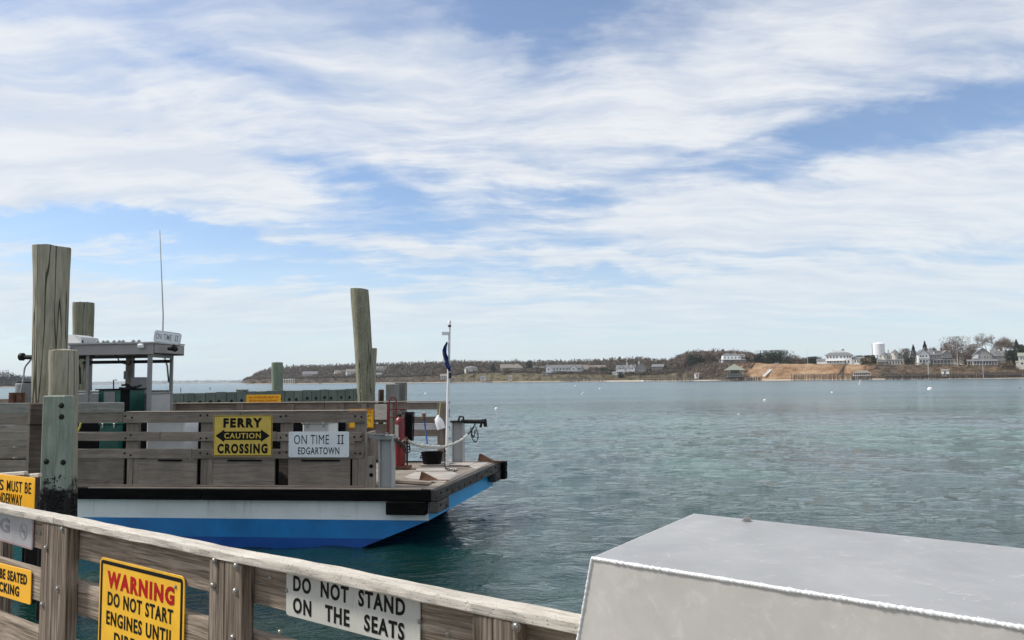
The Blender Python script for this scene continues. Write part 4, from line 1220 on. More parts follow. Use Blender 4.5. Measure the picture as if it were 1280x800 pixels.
# ------------------------------------------------------------------ piles
def mkpile(name, label, Y, top, bot, w_top, w_bot, m, ns=28, dome=.02, group=None, zbot=-1.5, rough_=.012, tilt=.0, flare=0.0):
    """top/bot = (px, py) centre at the head and at a lower point; widths in px there"""
    a = atY(top[0], top[1], Y); b_ = atY(bot[0], bot[1], Y)
    d = (b_-a); k = (zbot-a.z)/d.z
    c = a+d*k
    ra = w_top/FPX*Y/2; rb_ = w_bot/FPX*Y/2
    o_loc = Vector((c.x, Y, 0))
    N = 40
    bm = MB(); vs = []
    for i in range(N+1):
        t = (i/N)
        p = a+(c-a)*t
        fr = min(1.0, t*k) if k > 0 else t
        r_ = ra*(1-fr)+rb_*fr
        if i == 0: r_ *= .975
        r_ *= 1+flare*math.exp(-(a.z-p.z)/.35)
        for j in range(ns):
            an = 2*PI*j/ns
            nn = mnoise.noise(Vector((math.cos(an)*1.4+Y, math.sin(an)*1.4, p.z*.7)))
            n2_ = mnoise.noise(Vector((math.cos(an)*6+Y, math.sin(an)*6, p.z*.9)))
            rr = r_*(1+.06*nn+.03*n2_)
            zz = p.z+((.03*math.cos(an)*-tilt*10+.012*mnoise.noise(Vector((math.cos(an)*3, math.sin(an)*3, Y)))) if i == 0 else 0)
            vs.append((p.x+rr*math.cos(an)-o_loc.x, p.y+rr*math.sin(an)-o_loc.y, zz))
    fs = [(i*ns+j, (i+1)*ns+j, (i+1)*ns+(j+1) % ns, i*ns+(j+1) % ns) for i in range(N) for j in range(ns)]
    vs.append((a.x-o_loc.x, 0, a.z+dome)); ci = len(vs)-1
    fs += [(ci, j, (j+1) % ns) for j in range(ns)]
    bm.add(vs, fs)
    o = bm.build(name, m, smooth=True)
    o.location = o_loc
    return tag(o, label, 'piling', group)
G1 = 'timber piles standing around the ferry slip'
P1 = mkpile('mooring_pile', 'tallest thick cracked pile at the left edge, left of the wheelhouse', 10.6, (64.5, 309), (62.5, 500), 38.5, 39, 'pile_wood', tilt=.03, flare=.14, group=G1)
P2 = mkpile('mooring_pile', 'shorter smooth pile standing just right of the tallest pile', 9.9, (79.5, 438), (78.5, 600), 33, 32.5, 'pile_wood', group=G1)
mkpile('mooring_pile', 'pile behind the wheelhouse roof', 21, (104.5, 378.5), (103, 480), 24.5, 21, 'pile_lichen', group=G1)
mkpile('mooring_pile', 'short green pile behind the orange notice on the ferry', 23, (346.5, 453.2), (346.8, 500), 14.2, 13.6, 'pile_green', group=G1)
P5 = mkpile('mooring_pile', 'tall leaning lichen covered pile right of the green slip wall', 19.6, (449.5, 361.5), (458, 500), 22.5, 21.5, 'pile_lichen', group=G1, tilt=.05)
mkpile('mooring_pile', 'thin pile tucked against the right side of the lichen covered pile', 20.2, (465, 435.5), (461, 500), 13, 14, 'pile_wood', group=G1)
mkpile('mooring_pile', 'small dark stub pile between the lichen pile and the square posts', 20.6, (476.5, 487.3), (476, 510), 7.0, 7, 'pile_brown', group=G1)
def sqpost(name, label, Y, pxa, pxb, ytop, m, dep=.3, cap=False, zb=-1.0, botx=None, cat='post'):
    a = atY(pxa, ytop, Y); b_ = atY(pxb, ytop, Y)
    w_ = (b_-a).length
    dx = 0 if botx is None else (botx/FPX*Y)
    o = empty(name, (((a.x+b_.x)/2), Y+dep/2, 0), 0, label, cat)
    board('shaft', (dx, 0, zb), (0, 0, a.z), w_, dep, m, o, c=.015)
    return o, a, w_
q, _, _ = sqpost('square_post', 'left of the two square dock posts behind the fire extinguisher', 19.9, 482, 497.5, 480, 'weather_grey', .3)
q2, a_, w_ = sqpost('square_post', 'right of the two square dock posts behind the fire extinguisher', 20.3, 493.5, 507, 478, 'weather_grey', .3)
# green squared fender post in front of the pair of piles
gp, ga, gw = sqpost('green_post', 'squat green treated post with bolts bolted in front of the left piles', 9.35, 53, 82.2, 494.5, 'green_post', .2, botx=.6)
for px, py in ((77, 507), (77, 521), (58, 577), (79, 578)):
    p = atY(px, py, 9.35-.001)
    bolt(gp, (p.x-gp.location.x, -.101, p.z), .022, 'dark_metal')
bp, ba, bw__ = sqpost('fender_timber', 'brown rust streaked fender timber on the foot of the tallest pile', 10.15, 37, 54.5, 504, 'pile_brown', .22, cat='timber')
p = atY(46, 531, 10.14)
board('timber_band', (-.10, -.118, p.z), (.10, -.118, p.z), .012, .01, 'tar_timber', bp)
cr_, _, _ = sqpost('shade_block', 'black block standing in for shade between the tallest pile and the fence', 10.9, 30, 62, 600, 'tar_timber', .3, zb=-1, cat='timber')  # added block, stands in for the dark shade by the hull
# mussels crusting the piles below the tide line
ms = MB()
for (P, Y, cx, hw) in ((1, 10.6, 61, 22), (2, 9.9, 78, 17), (3, 9.35, 69, 13)):
    for k in range(1100):
        py = random.uniform(594, 700); px = cx+random.uniform(-hw, hw)
        if py < 612 and random.random() < .8: continue
        r0 = hw/FPX*Y
        off = r0*math.sqrt(max(0, 1-((px-cx)/hw)**2)) if P < 3 else .0
        p = atY(px, py, Y-off)
        r_ = random.uniform(.006, .017)
        M_ = Matrix.Translation(p) @ Matrix.Rotation(random.uniform(0, 6), 4, 'X') @ Matrix.Rotation(random.uniform(0, 6), 4, 'Z') @ Matrix.Diagonal((r_, r_*.6, r_*1.5, 1))
        vs = [M_ @ Vector(v) for v in ((1, 0, 0), (-1, 0, 0), (0, 1, 0), (0, -1, 0), (0, 0, 1), (0, 0, -1))]
        ms.add(vs, [(0, 2, 4), (2, 1, 4), (1, 3, 4), (3, 0, 4), (2, 0, 5), (1, 2, 5), (3, 1, 5), (0, 3, 5)])
tag(ms.build('mussels', 'mussels'), 'black mussels crusting the feet of the left piles', 'mussels', kind='stuff')

# green plank wall of the slip behind the ferry
ZW = 2.52
wa = atZ(112, 490.6, ZW) if False else None
wA = atY(215, 492, 20.7); wB = atY(441, 486.6, 24.6)
wdv = (wB-wA); wdv.z = 0
wall = empty('slip_wall', (wA.x, wA.y, 0), 0, 'green treated plank wall of the slip behind the ferry', 'wall')
Lw = wdv.length; wd_ = wdv.normalized(); wn = Vector((wd_.y, -wd_.x, 0))
npl = 24; pw = Lw/19
for i in range(-9, 20):
    s_ = (i+.5)*pw
    p = wd_*s_
    zt_ = 2.52+random.uniform(-.012, .012)+.03*(i/19)
    board('wall_plank', (p.x, p.y, -1), (p.x, p.y, zt_), pw-.012, .09, 'green_wood', wall, face=wn)
    if i > -2:
        for dx in ((-.07,) if i % 4 == 0 else (0,)):
            q = p+wn*.046+wd_*dx
            bolt(wall, (q.x, q.y, zt_-.26+random.uniform(-.02, .02)), .030, 'dark_metal', wn, name='wall_bolt')
    if i == 6:
        board('wall_block', (p.x, p.y+.1, zt_), (p.x, p.y+.1, zt_+.05), pw, .2, 'weather_grey', wall)
# boom with its cable at the far left
tL = TW0-.4
bm_ = MB()
def LP(px, py): return FP(px, py, tL)
bm_.tube([LP(27, 446.5), LP(100, 446.5)], .045, 8)
bm_.tube([LP(25.6, 446), LP(29, 446)], .08, 10)
boom = bm_.build('ramp_boom', 'dark_metal', smooth=True)
topF(boom, 'dark horizontal boom sticking out left of the tallest pile', 'boom')
b = MB(); b.tube(catmull([LP(39, 449), LP(36, 453), LP(31, 460), LP(29, 475), LP(25.5, 492)], 6), .016, 6)
b.build('cable', 'galvanised', boom, smooth=True)
b = MB()
for px in (16, 26):
    q = LP(px, 497); b.box(q.x-.05, q.x+.05, tL-.05, tL+.05, q.z-.12, q.z+.10)
b.build('cleat', 'rust', boom)
q = FP(36, 495, TW0)
dr = empty('steel_drum', FW((FP(36, 490, TW0).x, TW0, DECK)), -FA, 'grey drum standing left of the tallest pile on the ferry', 'drum')
zt_ = FP(36, 479, TW0).z-DECK
b = MB(); b.tube([(0, 0, .003), (0, 0, .03), (0, 0, zt_*.35), (0, 0, zt_*.36), (0, 0, zt_*.68), (0, 0, zt_*.69), (0, 0, zt_-.02), (0, 0, zt_)], [.24, .24, .235, .25, .25, .235, .24, .23], 20); b.build('drum_body', 'grey_paint', dr)
b = MB(); b.tube([(0, 0, zt_+.001), (0, 0, zt_+.03)], .22, 20); b.build('lid', 'dark_metal', dr)

# ------------------------------------------------------------------ the fence in front of the camera
ZC = CAMZ-.525
r0 = atZ(0, 634, ZC); r1 = atZ(720, 778, ZC)
rd = (r1-r0).normalized(); rn = Vector((rd.y, -rd.x, 0))     # rn points back to the camera side
if (CP-r0).dot(rn) < 0: rn = -rn
def RP(px, py, off=0.0):                     # (along, z) on the fence plane, off = towards the camera
    p = at_plane(px, py, r0+rn*off, rn)
    return (p-r0).dot(rd), p.z
def RW(s_, off, z): 
    v = rd*s_+rn*off; return Vector((v.x, v.y, z))
fence = empty('dock_fence', (r0.x, r0.y, 0), 0, 'weathered timber rail fence carrying the signs along the bottom left', 'fence')
s_end = RP(731, 780, 0)[0]
def rough_beam(name, s0, s1, off0, off1, z0, z1, m, parent, rnd=.006, amp=.0012, step=.02):
    n = max(4, int((s1-s0)/step))
    a, b_ = off0+0, off1
    prof = []
    for cx, cz, a0 in ((off1-rnd, z1-rnd, 0), (off0+rnd, z1-rnd, 90), (off0+rnd, z0+rnd, 180), (off1-rnd, z0+rnd, 270)):
        for k in range(4):
            an = R(a0+30*k); prof.append((cx+rnd*math.cos(an), cz+rnd*math.sin(an)))
    P = len(prof); vs = []
    for i in range(n+1):
        s_ = s0+(s1-s0)*i/n
        for j, (o_, z_) in enumerate(prof):
            q = Vector((s_*9, j*1.3, z_*40)); k1 = mnoise.noise(q)*amp; k2 = mnoise.noise(q+Vector((31, 5, 9)))*amp
            k3 = mnoise.noise(Vector((s_*2.2, 7.7, 0)))*amp*1.5
            vs.append(RW(s_, o_+k1, z_+k2+k3)-RW((s0+s1)/2, 0, 0))
    fs = [(i*P+j, (i+1)*P+j, (i+1)*P+(j+1) % P, i*P+(j+1) % P) for i in range(n) for j in range(P)]
    fs += [tuple(range(P)), tuple(range((n+1)*P-1, n*P-1, -1))]
    # into a frame whose x runs along the fence, for the grain
    Rm = Matrix(((rd.x, rd.y, 0), (rn.x*-1, rn.y*-1, 0), (0, 0, 1)))
    b = MB(); b.add([Rm @ v for v in vs], [f[::-1] for f in fs])
    o = b.build(name, m, parent, smooth=True)
    Mo = Rm.inverted().to_4x4(); Mo.translation = RW((s0+s1)/2, 0, 0)
    o.matrix_local = Mo
    return o
s_cut = RP(67, 648, 0)[0]
rough_beam('cap_rail', -1.6, s_cut-.0015, -.062, 0.0, ZC-.0265, ZC, 'cap_wood', fence, rnd=.0045, amp=.0022)
rough_beam('cap_rail', s_cut+.0015, s_end, -.062, 0.0, ZC-.0265, ZC, 'cap_wood', fence, rnd=.0045, amp=.0022)
PO = -.050                                   # face of the planks
za = RP(93, 697, PO)[1]; zb2a = RP(93, 727, PO)[1]; zb2b = RP(93, 767, PO)[1]
z3 = RP(20, 777, PO)[1]
print('plank z', za, zb2a, zb2b, z3, 'cap', ZC)
posts = [(51, 84.5, -16), (261.5, 304, 0), (590, 646, 0)]
pj = []
for a, b_, _ in posts:
    pj.append((RP(a, 700 if a < 500 else 785, -.006)[0], RP(b_, 700 if a < 500 else 785, -.006)[0]))
ends = [-1.6]+[(p[0]+p[1])/2 for p in pj]+[s_end]
for i in range(4):
    s0, s1 = ends[i]+.002, ends[i+1]-.002
    rough_beam('fence_plank', s0, s1, PO-.038, PO, za, ZC-.028, 'rail_wood', fence, rnd=.003, amp=.0010, step=.03)
    rough_beam('fence_plank', s0, s1, PO-.038, PO, zb2b, zb2a, 'rail_wood', fence, rnd=.004, amp=.0012, step=.03)
    rough_beam('fence_plank', s0, s1, PO-.038, PO, z3-.135, z3, 'rail_wood', fence, rnd=.004, amp=.0012, step=.03)
for (s0, s1) in pj+[(pj[0][0]-1.25, pj[0][1]-1.25)]:
    sm_ = s0+(s1-s0)*.47
    for (u, v, oo) in ((s0, sm_-.0012, 0), (sm_+.0012, s1, .0015)):
        p = RW((u+v)/2, -.028+oo, 0)
        board('fence_post', (p.x, p.y, 1.15), (p.x, p.y, ZC-.029), v-u, .044, 'post_wood', fence, face=rn, c=.003)
for px, py in ((57, 685), (77.5, 661.5), (72, 736), (52.5, 755.5), (268, 701), (295, 707.5), (266, 732), (294, 739), (291, 797), (645, 783.5)):
    s_, z_ = RP(px, py, -.003)
    p = RW(s_, -.0045, z_); bolt(fence, (p.x, p.y, z_), .0085, 'bolt_steel', rn)
for px, py in ((50, 666), (338, 722), (350, 790), (560, 792)):
    s_, z_ = RP(px, py, PO); p = RW(s_, PO, z_); bolt(fence, (p.x, p.y, z_), .006, 'bolt_steel', rn)

def rsign(name, label, pxa, ya, pxb, yb, off, ht, plate, lines, top=True, **k):
    """(pxa, ya) top left and (pxb, yb) top right corner of the plate"""
    sa, z_a = RP(pxa, ya, off); sb, z_b = RP(pxb, yb, off)
    X = rd*(sb-sa)+Vector((0, 0, z_b-z_a)); wd = X.length
    M = frameM((0, 0, 0), X, rn)
    Zc = Vector((M[0][2], M[1][2], M[2][2]))
    c = r0+rd*((sa+sb)/2)+rn*off; c.z = (z_a+z_b)/2
    global FRX
    def FRX(a, b_):                        # centre and width on the plate between two frame columns
        u = RP(a, (ya+yb)/2+20, off)[0]-(sa+sb)/2; v = RP(b_, (ya+yb)/2+20, off)[0]-(sa+sb)/2
        return (u+v)/2, v-u
    M.translation = c-Zc*ht/2
    return sign(name, label, M, wd, ht, plate, lines(wd, ht), **k)
S1 = rsign('warning_sign', 'yellow WARNING DO NOT START ENGINES sign on the fence in front', 125.8, 695.5, 231.5, 721, -.044, .46, 'sign_yellow',
      lambda w_, h_: [('WARNING', 0, h_*.340, w_*.79, h_*.135, 'ink_red', .045), ('DO NOT START', 0, h_*.190, w_*.77, h_*.108, 'ink_black', .022),
                      ('ENGINES UNTIL', 0, h_*.040, w_*.79, h_*.108, 'ink_black', .022), ('DIRECTED', -w_*.01, -h_*.110, w_*.56, h_*.108, 'ink_black', .022)],
      r=.022, border='ink_black', bw=.013, bi=.009, bolts=((.225, .19),), br=.005)
s_, z1_ = RP(360, 712, -.044); z2_ = RP(360, 767.5, -.044)[1]
S2 = rsign('seat_sign', 'cream DO NOT STAND ON THE SEATS sign on the fence in front', 358.5, 711.5, 525.5, 746.5, -.044, z1_-z2_+.004, 'sign_cream',
      lambda w_, h_: [('DO  NOT  STAND', -w_*.0175, h_*.235, w_*.84, h_*.34, 'ink_black', .026),
                      ('ON   THE   SEATS', -w_*.02, -h_*.235, w_*.835, h_*.34, 'ink_black', .026)],
      r=.012, bolts=((-.262, .005), (.262, .005)), br=.0045)
s_, z1_ = RP(43, 647, -.044); z2_ = RP(40, 687, -.044)[1]
S3 = rsign('no_smoking_sign', 'faded NO SMOKING sign under the cap rail at the left edge', -95, 614, 42.5, 647.5, -.044, z1_-z2_, 'sign_faded',
      lambda w_, h_: [('NO SMOKING', FRX(-100, 13)[0], h_*.05, FRX(-100, 13)[1], h_*.46, 'ink_faded', .03)],
      r=.012, border='ink_faded_red', bw=.002, bi=.004, bolts=((.262, -.01),), br=.0035)
FRX_S3 = FRX(24, 37)
# ring and bar emblem on the faded sign
wS = S3.dimensions.x
rg = MB(); cxr = FRX_S3[0]; rr_ = .034
for k in range(28):
    a, b_ = 2*PI*k/28, 2*PI*(k+1)/28
    rg.add([(cxr+rr_*math.cos(a), -.0025, rr_*math.sin(a)), (cxr+rr_*math.cos(b_), -.0025, rr_*math.sin(b_)), (cxr+(rr_-.003)*math.cos(b_), -.0025, (rr_-.003)*math.sin(b_)), (cxr+(rr_-.003)*math.cos(a), -.0025, (rr_-.003)*math.sin(a))], [(0, 1, 2, 3)])
rg.add([(cxr-.026, -.0025, .022), (cxr-.022, -.0025, .026), (cxr+.026, -.0025, -.022), (cxr+.022, -.0025, -.026)], [(0, 1, 2, 3)])
rg.add([(cxr-.02, -.0025, -.003), (cxr+.02, -.0025, -.003), (cxr+.02, -.0025, .003), (cxr-.02, -.0025, .003)], [(0, 1, 2, 3)])
rg.build('emblem', 'ink_faded', S3)
z1_ = RP(20, 708.5, -.044)[1]; z2_ = RP(20, 750.5, -.044)[1]
S4 = rsign('seated_notice', 'orange notice ending BE SEATED and DOCKING at the left edge', -92, 681, 39.5, 713.5, -.044, z1_-z2_, 'sign_orange',
      lambda w_, h_: [('ALL PASSENGERS MUST', FRX(-88, -4)[0], h_*.20, FRX(-88, -4)[1], h_*.30, 'ink_black', .03), ('BE SEATED', FRX(.5, 34.5)[0], h_*.20, FRX(.5, 34.5)[1], h_*.31, 'ink_black', .035), ('WHILE DOCKING', FRX(-38, 25)[0], -h_*.21, FRX(-38, 25)[1], h_*.31, 'ink_black', .035)],
      r=.010, bolts=((.262, 0),), br=.0035)
# orange notice standing behind the cap rail
OB = -.30
z1_ = RP(44, 597, OB)[1]; z2_ = RP(38, 637.5, OB)[1]
S5 = rsign('orange_notice', 'orange notice ending MUST BE and UNDERWAY sticking up behind the cap rail', -150, 576, 44, 597.5, OB, z1_-z2_, 'sign_orange',
      lambda w_, h_: [('ALL PASSENGERS', FRX(-95, 5)[0], h_*.17, FRX(-95, 5)[1], h_*.34, 'ink_black', .01), ('MUST BE', FRX(9, 39.5)[0], h_*.17, FRX(9, 39.5)[1], h_*.34, 'ink_black', .01), ('SEATED WHILE', FRX(-90, -12)[0], -h_*.24, FRX(-90, -12)[1], h_*.34, 'ink_black', .01), ('UNDERWAY', FRX(-4.5, 28.5)[0], -h_*.24, FRX(-4.5, 28.5)[1], h_*.34, 'ink_black', .01)],
      r=.012, bolts=((.40, .03),), br=.005)
# rough pale boards behind that notice, on the outer face of the fence
hb_ = empty('notice_stand', (r0.x, r0.y, 0), 0, 'pale splintered board behind the orange notice above the cap rail', 'board')
for k, (px, py, px2, py2) in enumerate(((10, 592, 33, 589), (28, 594, 45, 592))):
    a = RP(px-60, py+3, OB-.03); b_ = RP(px2, py2, OB-.03)
    p, q = RW(a[0], OB-.03-.02*k, a[1]-.01), RW(b_[0], OB-.03-.02*k, b_[1]-.01)
    board('pale_board', p, q, .022, .018, 'cap_wood', hb_, face=rn, c=.004)
a = RP(10, 600, OB-.06)
for s_ in (a[0], a[0]-.45):
    p = RW(s_, OB-.06, 0); board('stand_post', (p.x, p.y, .3), (p.x, p.y, a[1]), .08, .05, 'post_wood', hb_, face=rn)

# ------------------------------------------------------------------ the dock under the fence and the viewer
dock = empty('dock', (r0.x, r0.y, 0), 0, 'timber dock platform carrying the fence along the bottom of the view', 'dock')
for k in range(16):
    p0 = RW(-6, .22-.155*k+.0, 1.10); o_ = -.10+.155*k
    a_ = RW(-6, o_, 1.10); b_ = RW(9, o_, 1.10)
    board('dock_plank', a_, b_, .148, .045, 'deck_wood', dock, face=(0, 0, 1))
for k in range(6):
    a_ = RW(-5.5+2.7*k, -.12, .98); b_ = RW(-5.5+2.7*k, 2.2, .98)
    board('joist', a_, b_, .20, .10, 'tar_timber', dock, face=(0, 0, 1))
board('dock_beam', RW(-6, -.16, .93), RW(9, -.16, .93), .28, .10, 'tar_timber', dock, face=-rn)
for k in range(4):
    q = RW(-5.0+3.4*k, .15, 0); b = MB(); b.tube([(q.x, q.y, -2), (q.x, q.y, .85)], .15, 14); b.build('dock_pile', 'pile_brown', dock, smooth=True)

# ------------------------------------------------------------------ aluminium box
ZB_ = CAMZ-.36
A = atZ(740, 697, ZB_); B = atZ(868, 642, ZB_); F = atZ(1280, 783.5, ZB_); G = atZ(1280, 685.5, ZB_)
fd = (F-A).normalized()
F = A+fd*1.15
G = B+(atZ(1280, 685.5, ZB_)-B).normalized()*1.45
fn = Vector((fd.y, -fd.x, 0)); 
if (CP-A).dot(fn) < 0: fn = -fn
A2 = at_plane(722, 800, A, fn)
ev = (A2-A); ev = ev/(-ev.z)                  # per metre of drop
H = 1.0
print('box', A, B, F, G, 'edge', ev)
root = empty('aluminium_box', (A.x, A.y, ZB_-H), 0, 'large welded aluminium box filling the lower right corner', 'box')
O = Vector((A.x, A.y, ZB_-H))
def face(name, P, m, thk=.004, nrm=None, sub=1):
    P = [p-O for p in P]; n = (P[1]-P[0]).cross(P[-1]-P[0]).normalized()
    b = MB(); k = len(P)
    b.add([p for p in P]+[p-n*thk for p in P], [tuple(range(k)), tuple(range(2*k-1, k-1, -1))]+[(i, k+i, k+(i+1) % k, (i+1) % k) for i in range(k)])
    return b.build(name, m, root)
dn = ev*H; fo_ = fn*.02
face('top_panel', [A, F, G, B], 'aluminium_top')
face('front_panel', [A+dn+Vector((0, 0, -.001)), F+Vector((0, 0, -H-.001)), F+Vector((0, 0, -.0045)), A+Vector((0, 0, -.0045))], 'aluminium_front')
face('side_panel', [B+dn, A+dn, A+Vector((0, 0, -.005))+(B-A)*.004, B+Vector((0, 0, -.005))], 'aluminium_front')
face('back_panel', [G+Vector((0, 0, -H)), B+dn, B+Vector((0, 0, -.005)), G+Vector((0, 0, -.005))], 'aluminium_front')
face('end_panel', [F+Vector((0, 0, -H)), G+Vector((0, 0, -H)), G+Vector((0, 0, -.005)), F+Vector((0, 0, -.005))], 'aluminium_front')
def bead(name, p, q, r_, pitch, amp=.18):
    L = (q-p).length; d = (q-p)/L; n = int(L/pitch*6); pts = []; rs = []
    s1 = d.cross(Vector((0, 0, 1)) if abs(d.z) < .8 else Vector((0, 1, 0))).normalized()
    for i in range(n+1):
        t = i/n*L; ph = (t/pitch) % 1
        wob_ = mnoise.noise(Vector((t*14, 3, 7)))
        big = max(0, mnoise.noise(Vector((t*6, 9, 1))))
        pts.append(p+d*t+s1*(wob_*r_*.35)-O)
        k1 = mnoise.noise(Vector((t*150, 5, 2))); k2 = mnoise.noise(Vector((t*45, 8, 8)))
        rs.append(r_*(1-amp*.5*abs(ph*2-1)**2+.30*k1+.25*k2+.25*big))
    b = MB(); b.tube(pts, rs, 10); return b.build(name, 'weld', root, smooth=True)
bead('weld_bead', A+Vector((0, 0, -.0015)), F+Vector((0, 0, -.0015)), .0041, .0062)
bead('weld_bead', A+Vector((0, 0, -.002)), A+dn*.9, .0030, .011, .15)
bead('weld_bead', A+Vector((0, 0, -.001)), B+Vector((0, 0, -.001)), .0012, .02, .1)
# spatter along the seam
sp = MB()
for k in range(60):
    t = random.uniform(0, .8); p = A+fd*t+Vector((0, 0, .0005))+(-fn)*abs(random.gauss(0, .008)); p = p-O; r_ = random.uniform(.0006, .0014)
    sp.tube([p, p+Vector((0, 0, r_))], [r_, r_*.4], 6)
sp.build('weld_spatter', 'weld', root)
nb = atZ(933.5, 651.5, ZB_)-O
nut = MB(); nut.tube([nb+Vector((0, 0, .0002)), nb+Vector((0, 0, .0022))], .0125, 20)
nut.tube([nb+Vector((0, 0, .0022)), nb+Vector((0, 0, .0085)), nb+Vector((0, 0, .0095))], [.0085, .0085, .0075], 6)
nut.tube([nb+Vector((0, 0, .009)), nb+Vector((0, 0, .0135))], [.0050, .0046], 12)
nut.build('lid_bolt', 'bolt_steel', root)

# ------------------------------------------------------------------ the far shore
def pxh(px): return hor(px)
SH = [(-900, 1500), (-300, 950), (-60, 850), (22, 880), (42, 980), (56, 2500), (296, 2500), (312, 1050), (360, 930), (480, 830), (560, 760), (640, 720), (760, 640), (860, 570), (960, 510), (1100, 465), (1280, 430), (1500, 420), (1900, 520)]
# y of the bluff edge and depth of the low beach
BL_ = [(-900, 474), (22, 478), (42, 480), (60, 480), (296, 479.5), (312, 474), (360, 473.5), (480, 472), (560, 469.5), (600, 466.3), (660, 466), (690, 467.5), (760, 468.5), (800, 469.5), (830, 468), (860, 464), (885, 455), (900, 453.5), (930, 454.5), (945, 453.5), (960, 455), (1060, 455.3), (1100, 456), (1150, 456.5), (1200, 457.5), (1290, 457), (1500, 455), (1900, 460)]
def interp(tab, x):
    return float(np.interp(x, [a for a, _ in tab], [b for _, b in tab]))
def col_dir(px):
    d = atY(px, pxh(px)+.0, 1000.0)-CP; d.z = 0
    return d.normalized(), math.hypot((px-640)/FPX, 1)
def zat(px, py, dist):                   # height seen at row py at depth Y=dist
    return CAMZ+(pxh(px)-py)/FPX*dist*1.0
STEP = [(-30, -2.0), (-4, -.35), (0, 0.0), (4, .30), (12, .9)]
def shore_z(px, off):
    D = interp(SH, px)
    top = zat(px, interp(BL_, px), D+34)
    top = max(top, 1.2)
    top += .5*mnoise.noise(Vector((px*.05, 1, 2)))*(1 if top > 4 else .3)
    if off <= -30: return -2
    if off < 12: 
        return float(np.interp(off, [a for a, _ in STEP], [b for _, b in STEP]))
    u = min(1, (off-12)/22)
    z_ = .9+(top-.9)*(u*u*(3-2*u)*.35+u*.65)
    z_ += .35*mnoise.noise(Vector((px*.11, off*.16, 5)))*u*min(1, top/5)
    if off > 34 and D < 2000: z_ += min((off-34)*.012, 5)
    return z_
offs = [-30, -4, 0, 2, 4, 8, 12, 16, 20, 24, 28, 31, 34, 38, 48, 70, 110, 180, 300, 600, 1500]
cols = list(np.arange(-900, -60, 30))+list(np.arange(-60, 300, 12))+list(np.arange(300, 1400, 4.0))+list(np.arange(1400, 1901, 25))
def LPt(px, off, z=None):
    D = interp(SH, px)+off
    x_ = (px-640)/FPX*D
    return Vector((x_, D, shore_z(px, off) if z is None else z))
vs = []; cc = []
for px in cols:
    top = zat(px, interp(BL_, px), interp(SH, px)+34)
    for off in offs:
        p = LPt(px, off); vs.append(tuple(p))
        g = 0; s_ = 0; l_ = 0
        if 905 < px < 1100: g = float(np.interp(px, [905, 935, 1075, 1100], [0, 1, 1, 0]))
        if px > 1120: g = .25+.2*mnoise.noise(Vector((px*.03, 3, 3)))
        sandw = float(np.interp(px, [560, 600, 700, 760, 800, 860, 1000, 1290], [.55, .9, .5, 1, 1, .9, .8, .3]))
        if off <= 9: s_ = sandw
        if 560 < px < 870 and off > 9: l_ = .35 if off < 60 else .1; 
        if 610 < px < 650: l_ = .5
        if off > 36 and px > 870: l_ = .5
        cc.append((g if off > 9 else 0, s_, l_, 1))
no = len(offs)
fs = [(i*no+j, (i+1)*no+j, (i+1)*no+j+1, i*no+j+1) for i in range(len(cols)-1) for j in range(no-1)]
b = MB(); b.add(vs, fs)
land = b.build('far_shore', 'land', smooth=True)
ca = land.data.color_attributes.new('cover', 'FLOAT_COLOR', 'POINT')
ca.data.foreach_set('color', np.array(cc, 'f').ravel())
tag(land, kind='structure')

# ---- foliage
def crown_tris(n, rx, rz, size, seed, spread=.72, cmin=.28, cmax=.48, slim=1.0, clumps=9):
    g = np.random.default_rng(seed)
    # clumps spread through an uneven ellipsoid
    c = g.normal(size=(clumps, 3)); c /= np.linalg.norm(c, axis=1)[:, None]
    c *= (g.random((clumps, 1))**.5)*spread
    c[:, 2] = np.abs(c[:, 2])*1.1-.35
    cr = g.uniform(cmin, cmax, clumps)
    k = g.integers(0, clumps, n)
    d = g.normal(size=(n, 3)); d /= np.linalg.norm(d, axis=1)[:, None]
    p = c[k]+d*(cr[k]*(g.random(n)**.4))[:, None]
    p *= np.array([rx, rx, rz])
    a = g.normal(size=(n, 3)); a /= np.linalg.norm(a, axis=1)[:, None]
    b_ = np.cross(a, g.normal(size=(n, 3))); b_ /= np.linalg.norm(b_, axis=1)[:, None]
    s_ = size*g.uniform(.6, 1.3, n)[:, None]
    zt = np.percentile(p[:, 2], 96); zb = np.percentile(p[:, 2], 4); xr = np.percentile(np.abs(p[:, :2]), 97)
    p[:, 2] = ((p[:, 2]-zb)/(zt-zb)*2-1)*rz; p[:, :2] *= rx/xr
    v = np.stack([p+a*s_, p-a*s_*.6+b_*s_*slim, p-a*s_*.6-b_*s_*slim], 1).reshape(-1, 3)
    return v
def mesh_from_tris(name, v, m):
    n = len(v)//3
    me = bpy.data.meshes.new(name)
    me.vertices.add(len(v)); me.vertices.foreach_set('co', v.astype('f').ravel())
    me.loops.add(len(v)); me.loops.foreach_set('vertex_index', np.arange(len(v), dtype='i'))
    me.polygons.add(n); me.polygons.foreach_set('loop_start', np.arange(0, len(v), 3, dtype='i'))
    me.polygons.foreach_set('loop_total', np.full(n, 3, 'i'))
    me.materials.append(MATS[m]); me.update(calc_edges=True)
    return me
